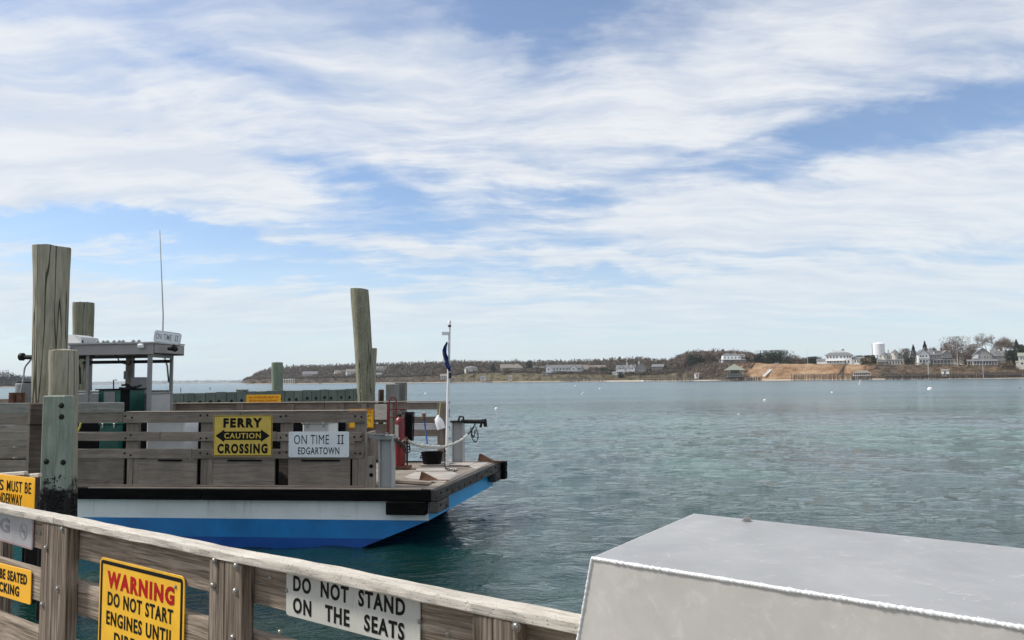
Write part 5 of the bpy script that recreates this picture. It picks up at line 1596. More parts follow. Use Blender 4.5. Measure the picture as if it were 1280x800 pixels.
def trunk_mesh(h, r, seed, lean=.05):
    b = MB(); g = random.Random(seed)
    pts = [(0, 0, -.6)]
    x_ = y_ = 0
    for i in range(1, 6):
        x_ += g.uniform(-lean, lean)*h*.25; y_ += g.uniform(-lean, lean)*h*.25
        pts.append((x_, y_, h*i/5))
    b.tube(pts, [r*(1.1-.8*i/5) for i in range(6)], 6)
    for k in range(5):
        t = g.uniform(.4, .9); i = int(t*5); p = Vector(pts[i])
        a = g.uniform(0, 2*PI); L = h*.4*g.uniform(.6, 1.1)
        b.tube([p, p+Vector((math.cos(a)*L*.4, math.sin(a)*L*.4, L*.45)), p+Vector((math.cos(a)*L*.7, math.sin(a)*L*.7, L*.95))], [r*.45, r*.3, r*.1], 5)
    return b
def bare_tree_mesh(h, seed, depth=6, spread=.55, r=.3):
    g = random.Random(seed); b = MB()
    def br(p, d, L, r_, lv):
        q = p+d*L*.5+Vector((g.uniform(-1, 1), g.uniform(-1, 1), g.uniform(-.4, .6)))*L*.06
        e = p+d*L
        b.tube([p, q, e], [r_, r_*.85, r_*.68], 5 if lv < 2 else 3, caps=False)
        if lv >= depth: return
        n = 3 if lv < 4 else 2
        for k in range(n+(1 if g.random() < .35 else 0)):
            ax = Vector((g.uniform(-1, 1), g.uniform(-1, 1), g.uniform(-.25, .45))).normalized()
            nd = (d*(1-spread*.55)+ax*spread).normalized()
            nd.z = nd.z if nd.z > -.05 else .05
            br(e, nd.normalized(), L*g.uniform(.66, .84), max(.022, r_*.6), lv+1)
    br(Vector((0, 0, -.5)), Vector((0, 0, 1)), h*.22, r, 0)
    return b
TREE_N = 0
_tm = {}
def place_tree(name, label, px, pybase, pytop, wpx, off, kind, group=None):
    """a tree with its own trunk and crown, kinds: bush, conifer, bare, round"""
    D = interp(SH, px)+off
    zb = zat(px, pybase, D); zt_ = zat(px, pytop, D)
    h = zt_-zb; wm = wpx/FPX*D
    o = empty(name, ((px-640)/FPX*D, D, min(zb, shore_z(px, off))), random.uniform(0, 6), label, 'tree', group)
    zb_ = o.location.z; h = zt_-zb_
    mt = {'ever': 'evergreen', 'conifer': 'evergreen', 'bare': 'bare_wood', 'brown': 'bare_wood', 'scrub': 'scrub'}[kind]
    seed = int(abs(px)*7+pytop)
    tr = trunk_mesh(h*.72, max(.12, h*.02), seed)
    if kind in ('ever', 'brown', 'scrub'):
        tr.build('trunk', 'bare_wood', o)
        n = int(np.clip(wpx*h/D*960*8, 600, 7000))
        v = crown_tris(n, wm*.50, h*.45, .46 if kind != 'brown' else .42, seed, slim=.8 if kind != 'brown' else .42, clumps=int(8+wm*.9))
        v[:, 2] += h*.56
        v = v[np.repeat((v.reshape(-1, 3, 3)[:, :, 2].min(1) > -.2), 3)]
        v[:, 2] = np.minimum(v[:, 2], h*1.02)
        mesh_obj('crown', mesh_from_tris('crown', v, mt), o)
    elif kind == 'conifer':
        tr.build('trunk', 'bare_wood', o)
        g = np.random.default_rng(seed)
        n = int(np.clip(wpx*h/D*960*5, 400, 2600)); u = g.random(n)**.7
        ang = g.random(n)*2*PI; rr = (1-u)**.85*wm*.55*(.35+.65*g.random(n)**.4)*(1+.22*np.sin(u*34+ang*2))
        p = np.stack([rr*np.cos(ang), rr*np.sin(ang), h*(.08+.92*u)-rr*.12], 1)
        a = g.normal(size=(n, 3)); a /= np.linalg.norm(a, axis=1)[:, None]; b_ = g.normal(size=(n, 3)); b_ /= np.linalg.norm(b_, axis=1)[:, None]
        s_ = .34*g.uniform(.6, 1.2, n)[:, None]
        v = np.stack([p+a*s_, p-a*s_*.5+b_*s_, p-a*s_*.5-b_*s_], 1).reshape(-1, 3)
        mesh_obj('crown', mesh_from_tris('crown', v, mt), o)
    else:
        bt = bare_tree_mesh(h, seed, 6 if wpx > 25 else 5, .62, .05+h*.020)
        bb = np.array(bt.v); k = (h)/bb[:, 2].max(); kx = wm/np.ptp(bb[:, 0])
        bt.v = [(q[0]*kx, q[1]*kx, q[2]*k if q[2] > 0 else q[2]) for q in bt.v]
        nb = 0
        bo = bt.build('branches', 'bare_wood', o)
        tw = np.array(bt.v)[::3]; g = np.random.default_rng(seed)
        tw = tw[tw[:, 2] > h*.30]; n = int(np.clip(wpx*(h/D*960)*4.5, 500, 5200))
        p = tw[g.integers(0, len(tw), n)]+g.normal(size=(n, 3))*.45
        a = g.normal(size=(n, 3)); a[:, 2] = np.abs(a[:, 2])+.2; a /= np.linalg.norm(a, axis=1)[:, None]; b_ = g.normal(size=(n, 3)); b_ /= np.linalg.norm(b_, axis=1)[:, None]
        v = np.stack([p+a*.75, p-a*.2+b_*.055, p-a*.2-b_*.055], 1).reshape(-1, 3)
        mesh_obj('twigs', mesh_from_tris('twigs', v, 'bare_wood'), o)
    return o

FT = [(-900, 462), (-60, 465), (4, 466), (8, 463.5), (14, 468), (42, 471), (43, 475.8), (120, 476.6), (200, 475.2), (296, 474.4), (310, 474.5), (322, 465.5), (345, 459.5), (400, 457.8), (440, 456.8), (480, 455.8), (520, 454.8), (560, 453), (580, 452.5), (640, 453.3), (700, 452.3), (750, 451.5), (770, 449.8), (800, 449.2), (830, 451.5), (845, 448), (855, 444), (868, 441.5), (900, 439), (935, 440.5), (948, 447), (985, 449), (1010, 449), (1100, 449), (1150, 447), (1190, 444), (1290, 446), (1900, 440)]
def forest(name, label, pxa, pxb, rows, mt, density, base_w=5.0, tri=90, rise=None, size=.55, cap=1.0, kind='stuff'):
    g = np.random.default_rng(int(abs(pxa)*13+5000)); out = []
    lib = [crown_tris(tri, 1.0, 1.0, size/ base_w*2.6, 100+i, slim=.85, clumps=6, spread=.45, cmin=.5, cmax=.75) for i in range(7)]
    for (off, frac) in rows:
        px = pxa
        while px < pxb:
            D = interp(SH, px)+off
            wpx = base_w/D*960
            ptop = interp(FT, px)+ g.uniform(-.6, 1.2)
            zgr = shore_z(px, off)
            zt_ = zat(px, ptop, D)
            zt_ = zgr+(zt_-zgr)*frac*g.uniform(.88, 1.03)
            h = max(zt_-zgr, 2.5)
            wm = base_w*g.uniform(.7, 1.25)
            v = lib[g.integers(0, 7)].copy()
            a = g.uniform(0, 6.28); ca_, sa_ = math.cos(a), math.sin(a)
            v = np.stack([(v[:, 0]*ca_-v[:, 1]*sa_)*wm*.62, (v[:, 0]*sa_+v[:, 1]*ca_)*wm*.62, v[:, 2]*h*.46], 1)
            x_ = (px-640)/FPX*D
            v += np.array([x_, D+g.uniform(-6, 6), zgr+h*.52])
            out.append(v)
            px += wpx*density*g.uniform(.7, 1.3)
    v = np.concatenate(out)
    o = mesh_obj(name, mesh_from_tris(name, v, mt))
    print(name, len(v)//3, len(out))
    return tag(o, label, 'woodland', kind=kind)
forest('woodland', 'dense brown and green woodland along the far shore', 306, 880, [(210, 1.0), (190, 1.0), (165, .97), (130, .80), (90, .55), (64, .36), (42, .22)], 'forest_mix', .34, 5.5, 210, size=.42)
forest('woodland', 'brown woodland on the rise left of the gambrel roofed house', 846, 945, [(125, 1.0), (105, 1.0), (80, .95), (62, .80)], 'bare_wood', .34, 4.5, 260, size=.32)
forest('woodland', 'low woodland behind the houses on the right shore', 946, 1500, [(180, .97), (150, .95), (120, .80)], 'forest_mix', .38, 5.5, 130)
forest('woodland', 'dark woodland on the near headland at the left edge', -700, 43, [(150, 1.0), (90, .9), (50, .65), (20, .4)], 'far_wood', .5, 7.0, 110)
forest('distant_woodland', 'thin distant tree line beyond the open water', 44, 309, [(250, 1.0), (120, .9), (30, .75)], 'far_wood', .5, 13.0, 60)
def scrub(name, label, pxa, pxb, offa, offb, n, mt, hmin, hmax, size=.3, tri=26, wid=1.6):
    g = np.random.default_rng(int(abs(pxa)+77)); out = []
    lib = [crown_tris(tri, 1, 1, size, 300+i, slim=.6, clumps=4) for i in range(5)]
    for i in range(n):
        px = g.uniform(pxa, pxb); off = g.uniform(offa, offb)
        p = LPt(px, off); h = g.uniform(hmin, hmax); wm = g.uniform(.7, 1.3)*wid
        v = lib[i % 5]*np.array([wm, wm, h*.6])+np.array([p.x, p.y, p.z+h*.25]); out.append(v)
    o = mesh_obj(name, mesh_from_tris(name, np.concatenate(out), mt)); return tag(o, label, 'scrub', kind='stuff')
scrub('scrub', 'brown scrub covering the bluff below the gambrel roofed house', 846, 936, 13, 42, 520, 'bare_wood', .9, 2.4)
scrub('scrub', 'tan scrub along the low shore left of the bluff', 560, 850, 14, 46, 700, 'scrub', .6, 1.8)
scrub('scrub', 'scrub and hedges on the bank below the right hand houses', 1078, 1500, 12, 38, 950, 'scrub', .6, 1.9)
scrub('scrub', 'thin scrub at the foot of the woods on the far left shore', 312, 560, 10, 45, 420, 'scrub', .8, 2.2, wid=2.4)
scrub('grass_tufts', 'dry grass tufts on the open brown bluff', 930, 1092, 12, 36, 420, 'scrub', .25, .7, size=.22, tri=14, wid=.9)

TR = [
 ('evergreen_tree', 'broad dark evergreen crown on the bluff top right of the gambrel house', 966, 456, 438, 34, 50, 'ever'),
 ('evergreen_tree', 'smaller evergreen left of the broad evergreen crown on the bluff', 948, 455, 442, 12, 46, 'ever'),
 ('bare_tree', 'brown leafless tree between the evergreen and the mast', 990, 455.5, 444, 16, 50, 'brown'),
 ('bare_tree', 'brown leafless shrubby tree left of the mast', 1000, 455.5, 447, 12, 46, 'brown'),
 ('evergreen_tree', 'low dark evergreen just left of the white mansion', 1016, 455.5, 446, 20, 60, 'ever'),
 ('evergreen_tree', 'dark trees between the mansion and the water tower', 1078, 455, 444.5, 18, 62, 'ever'),
 ('evergreen_tree', 'dark tree in front of the water tower', 1090, 455, 444, 12, 50, 'ever'),
 ('shrubby_tree', 'tan leafless shrub right of the mansion', 1083, 457, 447.5, 14, 36, 'scrub'),
 ('bare_tree', 'grey leafless tree right of the turreted house', 1131, 457, 436, 14, 48, 'brown'),
 ('conifer_tree', 'narrow dark conifer with a bare top left of the gabled white house', 1141, 457, 431, 11, 44, 'conifer'),
 ('conifer_tree', 'pointed dark conifer behind the gabled white house', 1155.5, 452, 426.5, 13, 66, 'conifer'),
 ('bare_tree', 'bare tree behind the roof of the gabled white house', 1168, 452, 434, 16, 70, 'bare'),
 ('bare_tree', 'dense round leafless tree between the two big gabled houses', 1197, 457, 421.5, 36, 60, 'brown'),
 ('bare_tree', 'lower leafless tree left of the dense round one', 1183, 457, 429, 18, 66, 'brown'),
 ('bare_tree', 'lower leafless tree right of the dense round one', 1212, 457, 431, 15, 70, 'brown'),
 ('bare_tree', 'big spreading bare tree behind the grey gabled house', 1239, 455, 415.5, 46, 62, 'bare'),
 ('bare_tree', 'bare tree with a wide crown right of the big spreading one', 1256, 455, 423, 28, 72, 'bare'),
 ('evergreen_tree', 'tall dark evergreen at the right edge beyond the grey gabled house', 1270, 458, 424.5, 15, 48, 'conifer'),
 ('evergreen_tree', 'bushy evergreen below the tall one at the right edge', 1264, 458, 438, 12, 42, 'ever'),
 ('evergreen_tree', 'dark evergreen at the very right edge behind the cream house', 1279, 456, 431, 14, 60, 'ever'),
 ('shrubby_tree', 'tan hedge shrub sloping down right of the grey gabled house', 1258, 461, 451, 13, 28, 'scrub'),
 ('evergreen_tree', 'dark evergreen left of the tan hip roofed house on the far shore', 616, 467, 455, 7, 40, 'ever'),
 ('bare_tree', 'bare tree rising behind the tan house with many roofs', 643, 463, 447.5, 12, 75, 'bare'),
 ('bare_tree', 'bare tree on the skyline left of the one behind the tan house', 616, 458, 449.5, 10, 110, 'bare'),
 ('evergreen_tree', 'tree with yellow green leaves in front of the tan house', 632, 469, 460, 13, 33, 'scrub'),
 ('evergreen_tree', 'round evergreen on the skyline left of the long pale house', 661, 466, 450.5, 9, 90, 'ever'),
 ('evergreen_tree', 'dark clump left of the white gabled pair', 755, 469, 459.5, 22, 52, 'ever'),
 ('evergreen_tree', 'small tree standing before the white gabled pair', 774, 471, 465.5, 8, 22, 'ever'),
 ('evergreen_tree', 'large round tree at the top of the rise behind the small white shed', 868, 462, 443.5, 20, 52, 'ever'),
 ('bare_tree', 'leafless tree right of the large round tree on the rise', 882, 460, 443, 14, 60, 'brown'),
]
for t in TR: place_tree(t[0], t[1], *t[2:])

# ---- houses
_wm = {}
def house(name, label, px, pybase, off, rot, cat='house'):
    D = interp(SH, px)+off
    x_ = (px-640)/FPX*D
    z_ = zat(px, pybase, D)
    az_ = math.atan2(x_, D)
    o = empty(name, (x_, D, z_), -az_+R(rot), label, cat)
    o['s'] = D/FPX*math.cos(az_)**0
    del o['s']
    return o, D/FPX
def hbox(par, name, m, x0, x1, y0, y1, z0, z1):
    b = MB(); b.box(x0, x1, y0, y1, z0, z1); return b.build(name, m, par)
def roof_hip(par, m, x0, x1, y0, y1, z0, h, ov=.4, flat=.0, name='roof'):
    x0 -= ov; x1 += ov; y0 -= ov; y1 += ov
    d = min(x1-x0, y1-y0)/2*(1-flat)
    v = [(x0, y0, z0), (x1, y0, z0), (x1, y1, z0), (x0, y1, z0), (x0+d, y0+d, z0+h), (x1-d, y0+d, z0+h), (x1-d, y1-d, z0+h), (x0+d, y1-d, z0+h)]
    b = MB(); b.add(v, [(0, 3, 2, 1), (0, 1, 5, 4), (1, 2, 6, 5), (2, 3, 7, 6), (3, 0, 4, 7), (4, 5, 6, 7)]); 
    return b.build(name, m, par)
def roof_gable(par, m, x0, x1, y0, y1, z0, h, axis='x', ov=.4, wallm=None, gambrel=False, name='roof'):
    """ridge along axis; gable ends get a wall-coloured triangle"""
    T = .22
    if axis == 'x': a0, a1, b0, b1 = x0, x1, y0, y1
    else: a0, a1, b0, b1 = y0, y1, x0, x1
    mid = (b0+b1)/2; hw = (b1-b0)/2
    prof = [(b0-ov, z0-ov*.5), (mid, z0+h), (b1+ov, z0-ov*.5)] if not gambrel else [(b0-ov, z0-ov*.7), (b0+hw*.30, z0+h*.72), (mid, z0+h), (b1-hw*.30, z0+h*.72), (b1+ov, z0-ov*.7)]
    up_ = [(p[0], p[1]+T) for p in prof]
    n = len(prof); P = prof+up_[::-1]
    def mp(a, b_, c): return (a, b_, c) if axis == 'x' else (b_, a, c)
    vs = [mp(a0-ov, *p) for p in P]+[mp(a1+ov, *p) for p in P]
    k = len(P)
    b = MB(); b.add(vs, [tuple(range(k)), tuple(range(2*k-1, k-1, -1))]+[(i, (i+1) % k, k+(i+1) % k, k+i) for i in range(k)])
    r_ = b.build(name, m, par)
    if wallm:
        inner = [(b0, z0)]+[(p[0], p[1]) for p in prof[1:-1]]+[(b1, z0)]
        b = MB(); kk = len(inner)
        vs = [mp(a0, p[0], p[1]) for p in inner]+[mp(a1, p[0], p[1]) for p in inner]
        b.add(vs[:kk], [tuple(range(kk))]); b.build('gable_wall', wallm, par)
        b = MB(); b.add(vs[kk:], [tuple(range(kk-1, -1, -1))]); b.build('gable_wall', wallm, par)
    return r_
_frame_white = {}
def windows(par, xs, y, z, w_, h_, side='y', trim='clapboard'):
    for x_ in xs:
        key = (round(w_, 2), round(h_, 2))
        if key not in _wm:
            b = MB(); b.box(-w_/2, w_/2, -.04, .05, -h_/2, h_/2); q = b.build('window', 'window_glass'); _wm[key] = q.data; bpy.data.objects.remove(q)
            b = MB()
            t = .12
            b.box(-w_/2-t, w_/2+t, -.07, .03, h_/2, h_/2+t); b.box(-w_/2-t, w_/2+t, -.07, .03, -h_/2-t, -h_/2)
            b.box(-w_/2-t, -w_/2, -.068, .03, -h_/2, h_/2); b.box(w_/2, w_/2+t, -.068, .03, -h_/2, h_/2)
            q = b.build('window_frame', 'clapboard'); _frame_white[key] = q.data; bpy.data.objects.remove(q)
        M_ = Matrix.Translation((x_, y, z)) if side == 'y' else Matrix.Translation((y, x_, z)) @ Matrix.Rotation(PI/2, 4, 'Z')
        o = mesh_obj('window', _wm[key], par, M_)
        mesh_obj('window_frame', _frame_white[key], o)
def chimney(par, x_, y_, z0, z1, w_=.8, m='brick_dark'):
    hbox(par, 'chimney', m, x_-w_/2, x_+w_/2, y_-w_/2, y_+w_/2, z0, z1)
def porch(par, x0, x1, y0, y1, zf, h, m='clapboard', rm='roof_grey', n=6, rh=.8):
    hbox(par, 'porch_floor', 'roof_brown', x0, x1, y0, y1, zf-1.5, zf+.15)
    for i in range(n+1):
        x_ = x0+.12+(x1-x0-.24)*i/n
        hbox(par, 'porch_column', m, x_-.14, x_+.14, y0+.05, y0+.33, zf+.15, zf+h)
    for i in range(n):
        x_ = x0+.12+(x1-x0-.24)*i/n; x2 = x0+.12+(x1-x0-.24)*(i+1)/n
        hbox(par, 'porch_rail', m, x_+.14, x2-.14, y0+.1, y0+.2, zf+.75, zf+.9)
    b = MB(); b.add([(x0-.3, y0-.35, zf+h), (x1+.3, y0-.35, zf+h), (x1+.3, y1, zf+h+rh), (x0-.3, y1, zf+h+rh), (x0-.3, y0-.35, zf+h-.25), (x1+.3, y0-.35, zf+h-.25), (x1+.3, y1, zf+h-.25), (x0-.3, y1, zf+h-.25)],
                    [(0, 1, 2, 3), (7, 6, 5, 4), (0, 4, 5, 1), (1, 5, 6, 2), (2, 6, 7, 3), (3, 7, 4, 0)])
    b.build('porch_roof', rm, par)
FOUND = -3.5
# 1 gambrel house with two chimneys
h, s = house('gambrel_house', 'white gambrel fronted house with two chimneys above the green pavilion', 916, 454.2, 44, 10)
W_ = 13*s; Dp = 9.0
zf = .8
hbox(h, 'wall', 'clapboard', -W_, W_*.72, 0, Dp, FOUND, 3.4*s+zf)
b = MB(); z0_ = 4.0*s+zf-1; z1_ = z0_+6.2*s
b.add([(-W_, -.05, 4*s), (W_*.72, -.05, 4*s), (W_*.66, 1.3, 10.2*s), (-W_*.94, 1.3, 10.2*s), (-W_, Dp, 4*s), (W_*.72, Dp, 4*s), (W_*.66, Dp-1.3, 10.2*s), (-W_*.94, Dp-1.3, 10.2*s)], [(0, 1, 2, 3), (1, 5, 6, 2), (5, 4, 7, 6), (4, 0, 3, 7), (3, 2, 6, 7)])
b.build('upper_wall', 'clapboard', h)
roof_hip(h, 'roof_grey', -W_*.94, W_*.66, 1.3, Dp-1.3, 10.2*s, 2.6*s, .35, .1)
b = MB(); b.box(W_*.72, W_*1.12, .8, Dp, FOUND, 7.5*s); b.build('side_wall', 'shingle_wall', h)
roof_gable(h, 'roof_grey', W_*.72, W_*1.12, .8, Dp, 7.5*s, 4*s, 'x', .3, 'shingle_wall', True)
windows(h, [-W_*.8+i*W_*.335 for i in range(5)], .45, 6.6*s, 1.0, 1.35)
windows(h, [-W_*.85+i*W_*.26 for i in range(6)], -.02, 2.2*s, 1.0, 1.5)
porch(h, -W_*1.35, W_*1.1, -2.6, 0, -.2, 2.7, n=11, rm='roof_grey', rh=.5)
chimney(h, -W_*.22, 3.4, 10*s, 15.3*s, 1.1); chimney(h, W_*.42, 3.4, 10*s, 15.1*s, 1.1)
# 2 the white mansion
h, s = house('hip_roofed_mansion', 'white hip roofed mansion with a roof balustrade and low wings on the bluff', 1047, 455.3, 48, -6)
W_ = 15.2*s
hbox(h, 'wall', 'clapboard', -W_, W_, 0, 9, FOUND, 11.2*s)
roof_hip(h, 'roof_grey', -W_, W_, 0, 9, 11.2*s, 3.6*s, .6, .35)
hbox(h, 'balustrade', 'clapboard', -W_*.38, W_*.42, 3.2, 5.6, 14.7*s, 17.2*s)
chimney(h, -W_*.42, 4, 14*s, 18.6*s, 1.0, 'clapboard'); chimney(h, W_*.32, 4, 14*s, 18.8*s, 1.4, 'brick_dark')
windows(h, [-W_*.82+i*W_*.235 for i in range(4)], 0, 8.7*s, .85, 1.3)
windows(h, [W_*.2, W_*.46, W_*.7, W_*.88], 0, 8.7*s, .85, 1.3)
windows(h, [-W_*.8, -W_*.62, -W_*.3, -W_*.05, W_*.2, W_*.5, W_*.75], 0, 3.0*s, .95, 1.7)
porch(h, -W_*.9, W_*.45, -2.2, 0, .0, 2.5, n=7, rm='clapboard', rh=.15)
hbox(h, 'wing', 'clapboard', -W_*1.7, -W_-.01, 1, 7, FOUND, 4.6*s); roof_gable(h, 'roof_grey', -W_*1.7, -W_, 1, 7, 4.6*s, 2.2*s, 'x', .3, 'clapboard')
hbox(h, 'wing', 'clapboard', W_+.01, W_*1.9, .5, 7, FOUND, 6.0*s); roof_gable(h, 'roof_grey', W_, W_*1.9, .5, 7, 6.0*s, 2.4*s, 'x', .3, 'clapboard')
windows(h, [W_*1.25, W_*1.45, W_*1.72], .5, 3.2*s, .8, 1.5)
hbox(h, 'garage', 'shingle_wall', W_*1.92, W_*2.5, 1.5, 7, FOUND, 5.2*s); roof_hip(h, 'roof_brown', W_*1.92, W_*2.5, 1.5, 7, 5.2*s, 2.8*s, .3)
# 3 turreted shingle house
h, s = house('turreted_house', 'grey shingled house with two roof turrets right of the water tower', 1112, 456, 44, 4)
hbox(h, 'wall', 'cream_wall', -15*s, 15*s, 0, 8, FOUND, 6.5*s); hbox(h, 'upper_wall', 'cream_wall', -11.5*s, 14.5*s, 2.2, 8, 6.5*s, 11*s)
b = MB(); b.add([(-15.5*s, -.4, 6*s), (15.5*s, -.4, 6*s), (15.5*s, 2.4, 7.6*s), (-15.5*s, 2.4, 7.6*s), (-15.5*s, -.4, 5.6*s), (15.5*s, -.4, 5.6*s)], [(0, 1, 2, 3), (4, 5, 1, 0)]); b.build('lower_roof', 'roof_grey', h)
roof_hip(h, 'roof_grey', -11.5*s, 14.5*s, 2.2, 8, 11*s, 4*s, .4, .2)
for cx, zt_, rr_ in ((-6.5*s, 12.5*s, 3.6*s), (5.5*s, 15.0*s, 4.0*s)):
    b = MB(); b.tube([(cx, 2.6, 6.6*s), (cx, 2.6, zt_)], rr_, 8); b.build('turret_wall', 'cream_wall', h)
    b = MB(); b.tube([(cx, 2.6, zt_), (cx, 2.6, zt_+2.2*s), (cx, 2.6, zt_+4.4*s)], [rr_*1.15, rr_*.62, .03], 8); b.build('turret_roof', 'roof_grey', h)
    windows(h, [cx], 2.6-rr_*.97, zt_-2.2*s, .8, 1.2)
chimney(h, -1.5*s, 5, 12*s, 19.2*s, .9, 'cream_wall')
windows(h, [-9*s, -3*s, -1*s, 10*s, 12.3*s], 2.2, 8.8*s, .7, 1.2)
windows(h, [-3.8*s, -.5*s, 2.8*s, 6*s, 9*s, 12*s], 0, 2.6*s, .85, 1.7)
porch(h, -15*s, -5*s, -1.8, 0, -.1, 2.2, n=4)
# 4 white gabled house
h, s = house('gabled_house', 'white house with a front gable and long grey porch wing below the pointed conifer', 1154, 456, 40, 14)
hbox(h, 'wall', 'clapboard', -7*s, 5.5*s, -1, 7.5, FOUND, 13*s)
roof_gable(h, 'roof_grey', -7*s, 5.5*s, -1, 7.5, 13*s, 6.0*s, 'y', .45, 'clapboard')
hbox(h, 'balcony', 'clapboard', -7*s, 5.5*s, -1.6, -1, 7.6*s, 8.6*s)
hbox(h, 'wing_wall', 'shingle_wall', 5.5*s+.01, 31*s, 1, 8, FOUND, 12*s)
roof_gable(h, 'roof_grey', 5.5*s, 31*s, 1, 8, 12*s, 5.2*s, 'x', .35, 'shingle_wall')
hbox(h, 'dormer', 'clapboard', 12*s, 19*s, 1.2, 4, 13.2*s, 16*s); hbox(h, 'dormer_roof', 'roof_grey', 11.6*s, 19.4*s, .9, 4.2, 16.01*s, 16.6*s)
windows(h, [13.5*s, 15.5*s, 17.5*s], 1.2, 14.7*s, .6, .9)
windows(h, [-4.3*s, -1.6*s, 2*s], -1, 10.6*s, .85, 1.15); windows(h, [-4.6*s, -.8*s, 2.8*s], -1, 4.3*s, 1.15, 1.6)
windows(h, [9*s, 13*s, 23*s, 28*s], 1, 9.3*s, .8, 1.1); windows(h, [9*s, 11.5*s], 1, 3.6*s, .8, 1.4)
porch(h, 5.8*s, 33*s, -1.2, 1, -.1, 2.9, n=7, rh=.6)
chimney(h, 22*s, 4.5, 15*s, 21*s, .8)
hbox(h, 'gable_wall', 'shingle_wall', 20*s, 31.3*s, -.2, 1.02, 7.8*s, 12.4*s)
roof_gable(h, 'roof_brown', 20*s, 31.3*s, -.2, 5, 12.4*s, 4.8*s, 'y', .35, 'shingle_wall')
windows(h, [24*s, 27.5*s], -.2, 10*s, .8, 1.1)
# 5 grey gabled house
h, s = house('grey_gabled_house', 'grey house with a broad front gable and long porch below the big bare tree', 1228, 457, 40, 6)
hbox(h, 'wall', 'shingle_wall', -11*s, 9.5*s, 0, 8, FOUND, 13*s)
roof_gable(h, 'roof_grey', -11*s, 9.5*s, 0, 8, 13*s, 8.2*s, 'y', .5, 'shingle_wall')
hbox(h, 'upper_wall', 'clapboard', -10.8*s, -5.5*s, -.25, 0, 8.8*s, 14*s)
hbox(h, 'wing_wall', 'shingle_wall', 9.5*s+.01, 31*s, 2, 9, FOUND, 11.5*s)
roof_gable(h, 'roof_grey', 9.5*s, 31*s, 2, 9, 11.5*s, 7.0*s, 'x', .4, 'shingle_wall')
for cx in (15*s, 24*s):
    hbox(h, 'dormer', 'cream_wall', cx-2.3*s, cx+2.3*s, 2.2, 5.5, 13*s, 15.5*s); roof_gable(h, 'roof_brown', cx-2.3*s, cx+2.3*s, 2.2, 5.5, 15.5*s, 2*s, 'y', .25, 'cream_wall')
    windows(h, [cx], 2.2, 14.3*s, .8, .9)
windows(h, [-4*s, -1.2*s, 1.6*s, 4.4*s], 0, 10.6*s, .85, 1.15); windows(h, [-8*s, -5*s, -2*s, 1*s, 4*s, 7*s], 0, 3.8*s, 1.0, 1.5)
windows(h, [13*s, 18*s, 23*s, 28*s], 2, 9*s, .8, 1.1)
porch(h, -18*s, 14*s, -2.6, 0, -.1, 2.9, n=10, rh=1.1)
chimney(h, 20*s, 5.5, 15*s, 21*s, .9)
# 6 cream house cut by the right edge
h, s = house('cream_house', 'cream house with a green roof cut by the right edge of the picture', 1281, 457.2, 26, 0)
hbox(h, 'wall', 'cream_wall', -8*s, 12*s, 0, 7, FOUND, 12*s); roof_gable(h, 'roof_green', -8*s, 12*s, 0, 7, 12*s, 4*s, 'x', .4, 'cream_wall')
windows(h, [-5*s, -2*s, 3*s], 0, 9*s, .8, 1.1); windows(h, [-4.5*s, 1*s], 0, 3*s, 1.1, 1.2)
hbox(h, 'wing_wall', 'cream_wall', -11*s, -8*s-.01, 1, 5, FOUND, 4.4*s); roof_gable(h, 'roof_green', -11*s, -8*s, 1, 5, 4.4*s, 1.5*s, 'x', .2, 'cream_wall')
# 7 far houses
h, s = house('octagonal_house', 'small pale house with a low domed roof left of the tan house', 588, 466.5, 40, 0)
b = MB(); b.tube([(0, 4, FOUND), (0, 4, 6*s)], 8.2*s, 8); b.build('wall', 'cream_wall', h)
b = MB(); b.tube([(0, 4, 6*s), (0, 4, 8.4*s), (0, 4, 9.2*s)], [9.2*s, 5.5*s, .1], 8); b.build('roof', 'roof_grey', h)
windows(h, [-5*s, -1*s, 3*s], -1.8, 3.2*s, 1.6, 2.0)
h, s = house('tan_house', 'tan house with several roofs above yellow green bushes on the far shore', 639, 466, 52, 0)
hbox(h, 'wall', 'cream_wall', -14*s, 14*s, 0, 9, FOUND, 6*s); roof_gable(h, 'roof_brown', -14*s, 2*s, 0, 9, 6*s, 4.6*s, 'x', .5, 'cream_wall')
roof_hip(h, 'roof_brown', -2*s, 14*s, -1, 9, 6*s, 5.4*s, .5); chimney(h, 2*s, 4, 9*s, 13*s, .9)
windows(h, [-11*s, -8.5*s, -6*s, 5*s, 9*s, 12*s], 0, 3.2*s, 1.2, 1.6)
h, s = house('long_house', 'long pale house with a low roof and a dark veranda on the far shore', 704, 469.5, 44, 0)
hbox(h, 'wall', 'clapboard', -22*s, 22*s, 0, 8, FOUND, 9.5*s); roof_gable(h, 'roof_grey', -22*s, 22*s, 0, 8, 9.5*s, 3.8*s, 'x', .4, 'clapboard')
hbox(h, 'gable_wall', 'clapboard', -22.3*s, -15*s, -.8, -.01, FOUND, 9.8*s); roof_gable(h, 'roof_grey', -22.3*s, -15*s, -.8, 5, 9.8*s, 3.2*s, 'y', .3, 'clapboard')
hbox(h, 'gable_wall', 'clapboard', 9*s, 16*s, -.8, -.01, FOUND, 9.8*s); roof_gable(h, 'roof_grey', 9*s, 16*s, -.8, 5, 9.8*s, 3.6*s, 'y', .3, 'clapboard')
windows(h, [-19*s, -12*s, -8*s, -4*s, 0, 4*s, 7*s, 12*s, 18*s, 20*s], -.8, 8.0*s, 1.3, 1.2)
porch(h, -27*s, 20*s, -3, 0, .2, 2.8, n=9, rh=.4)
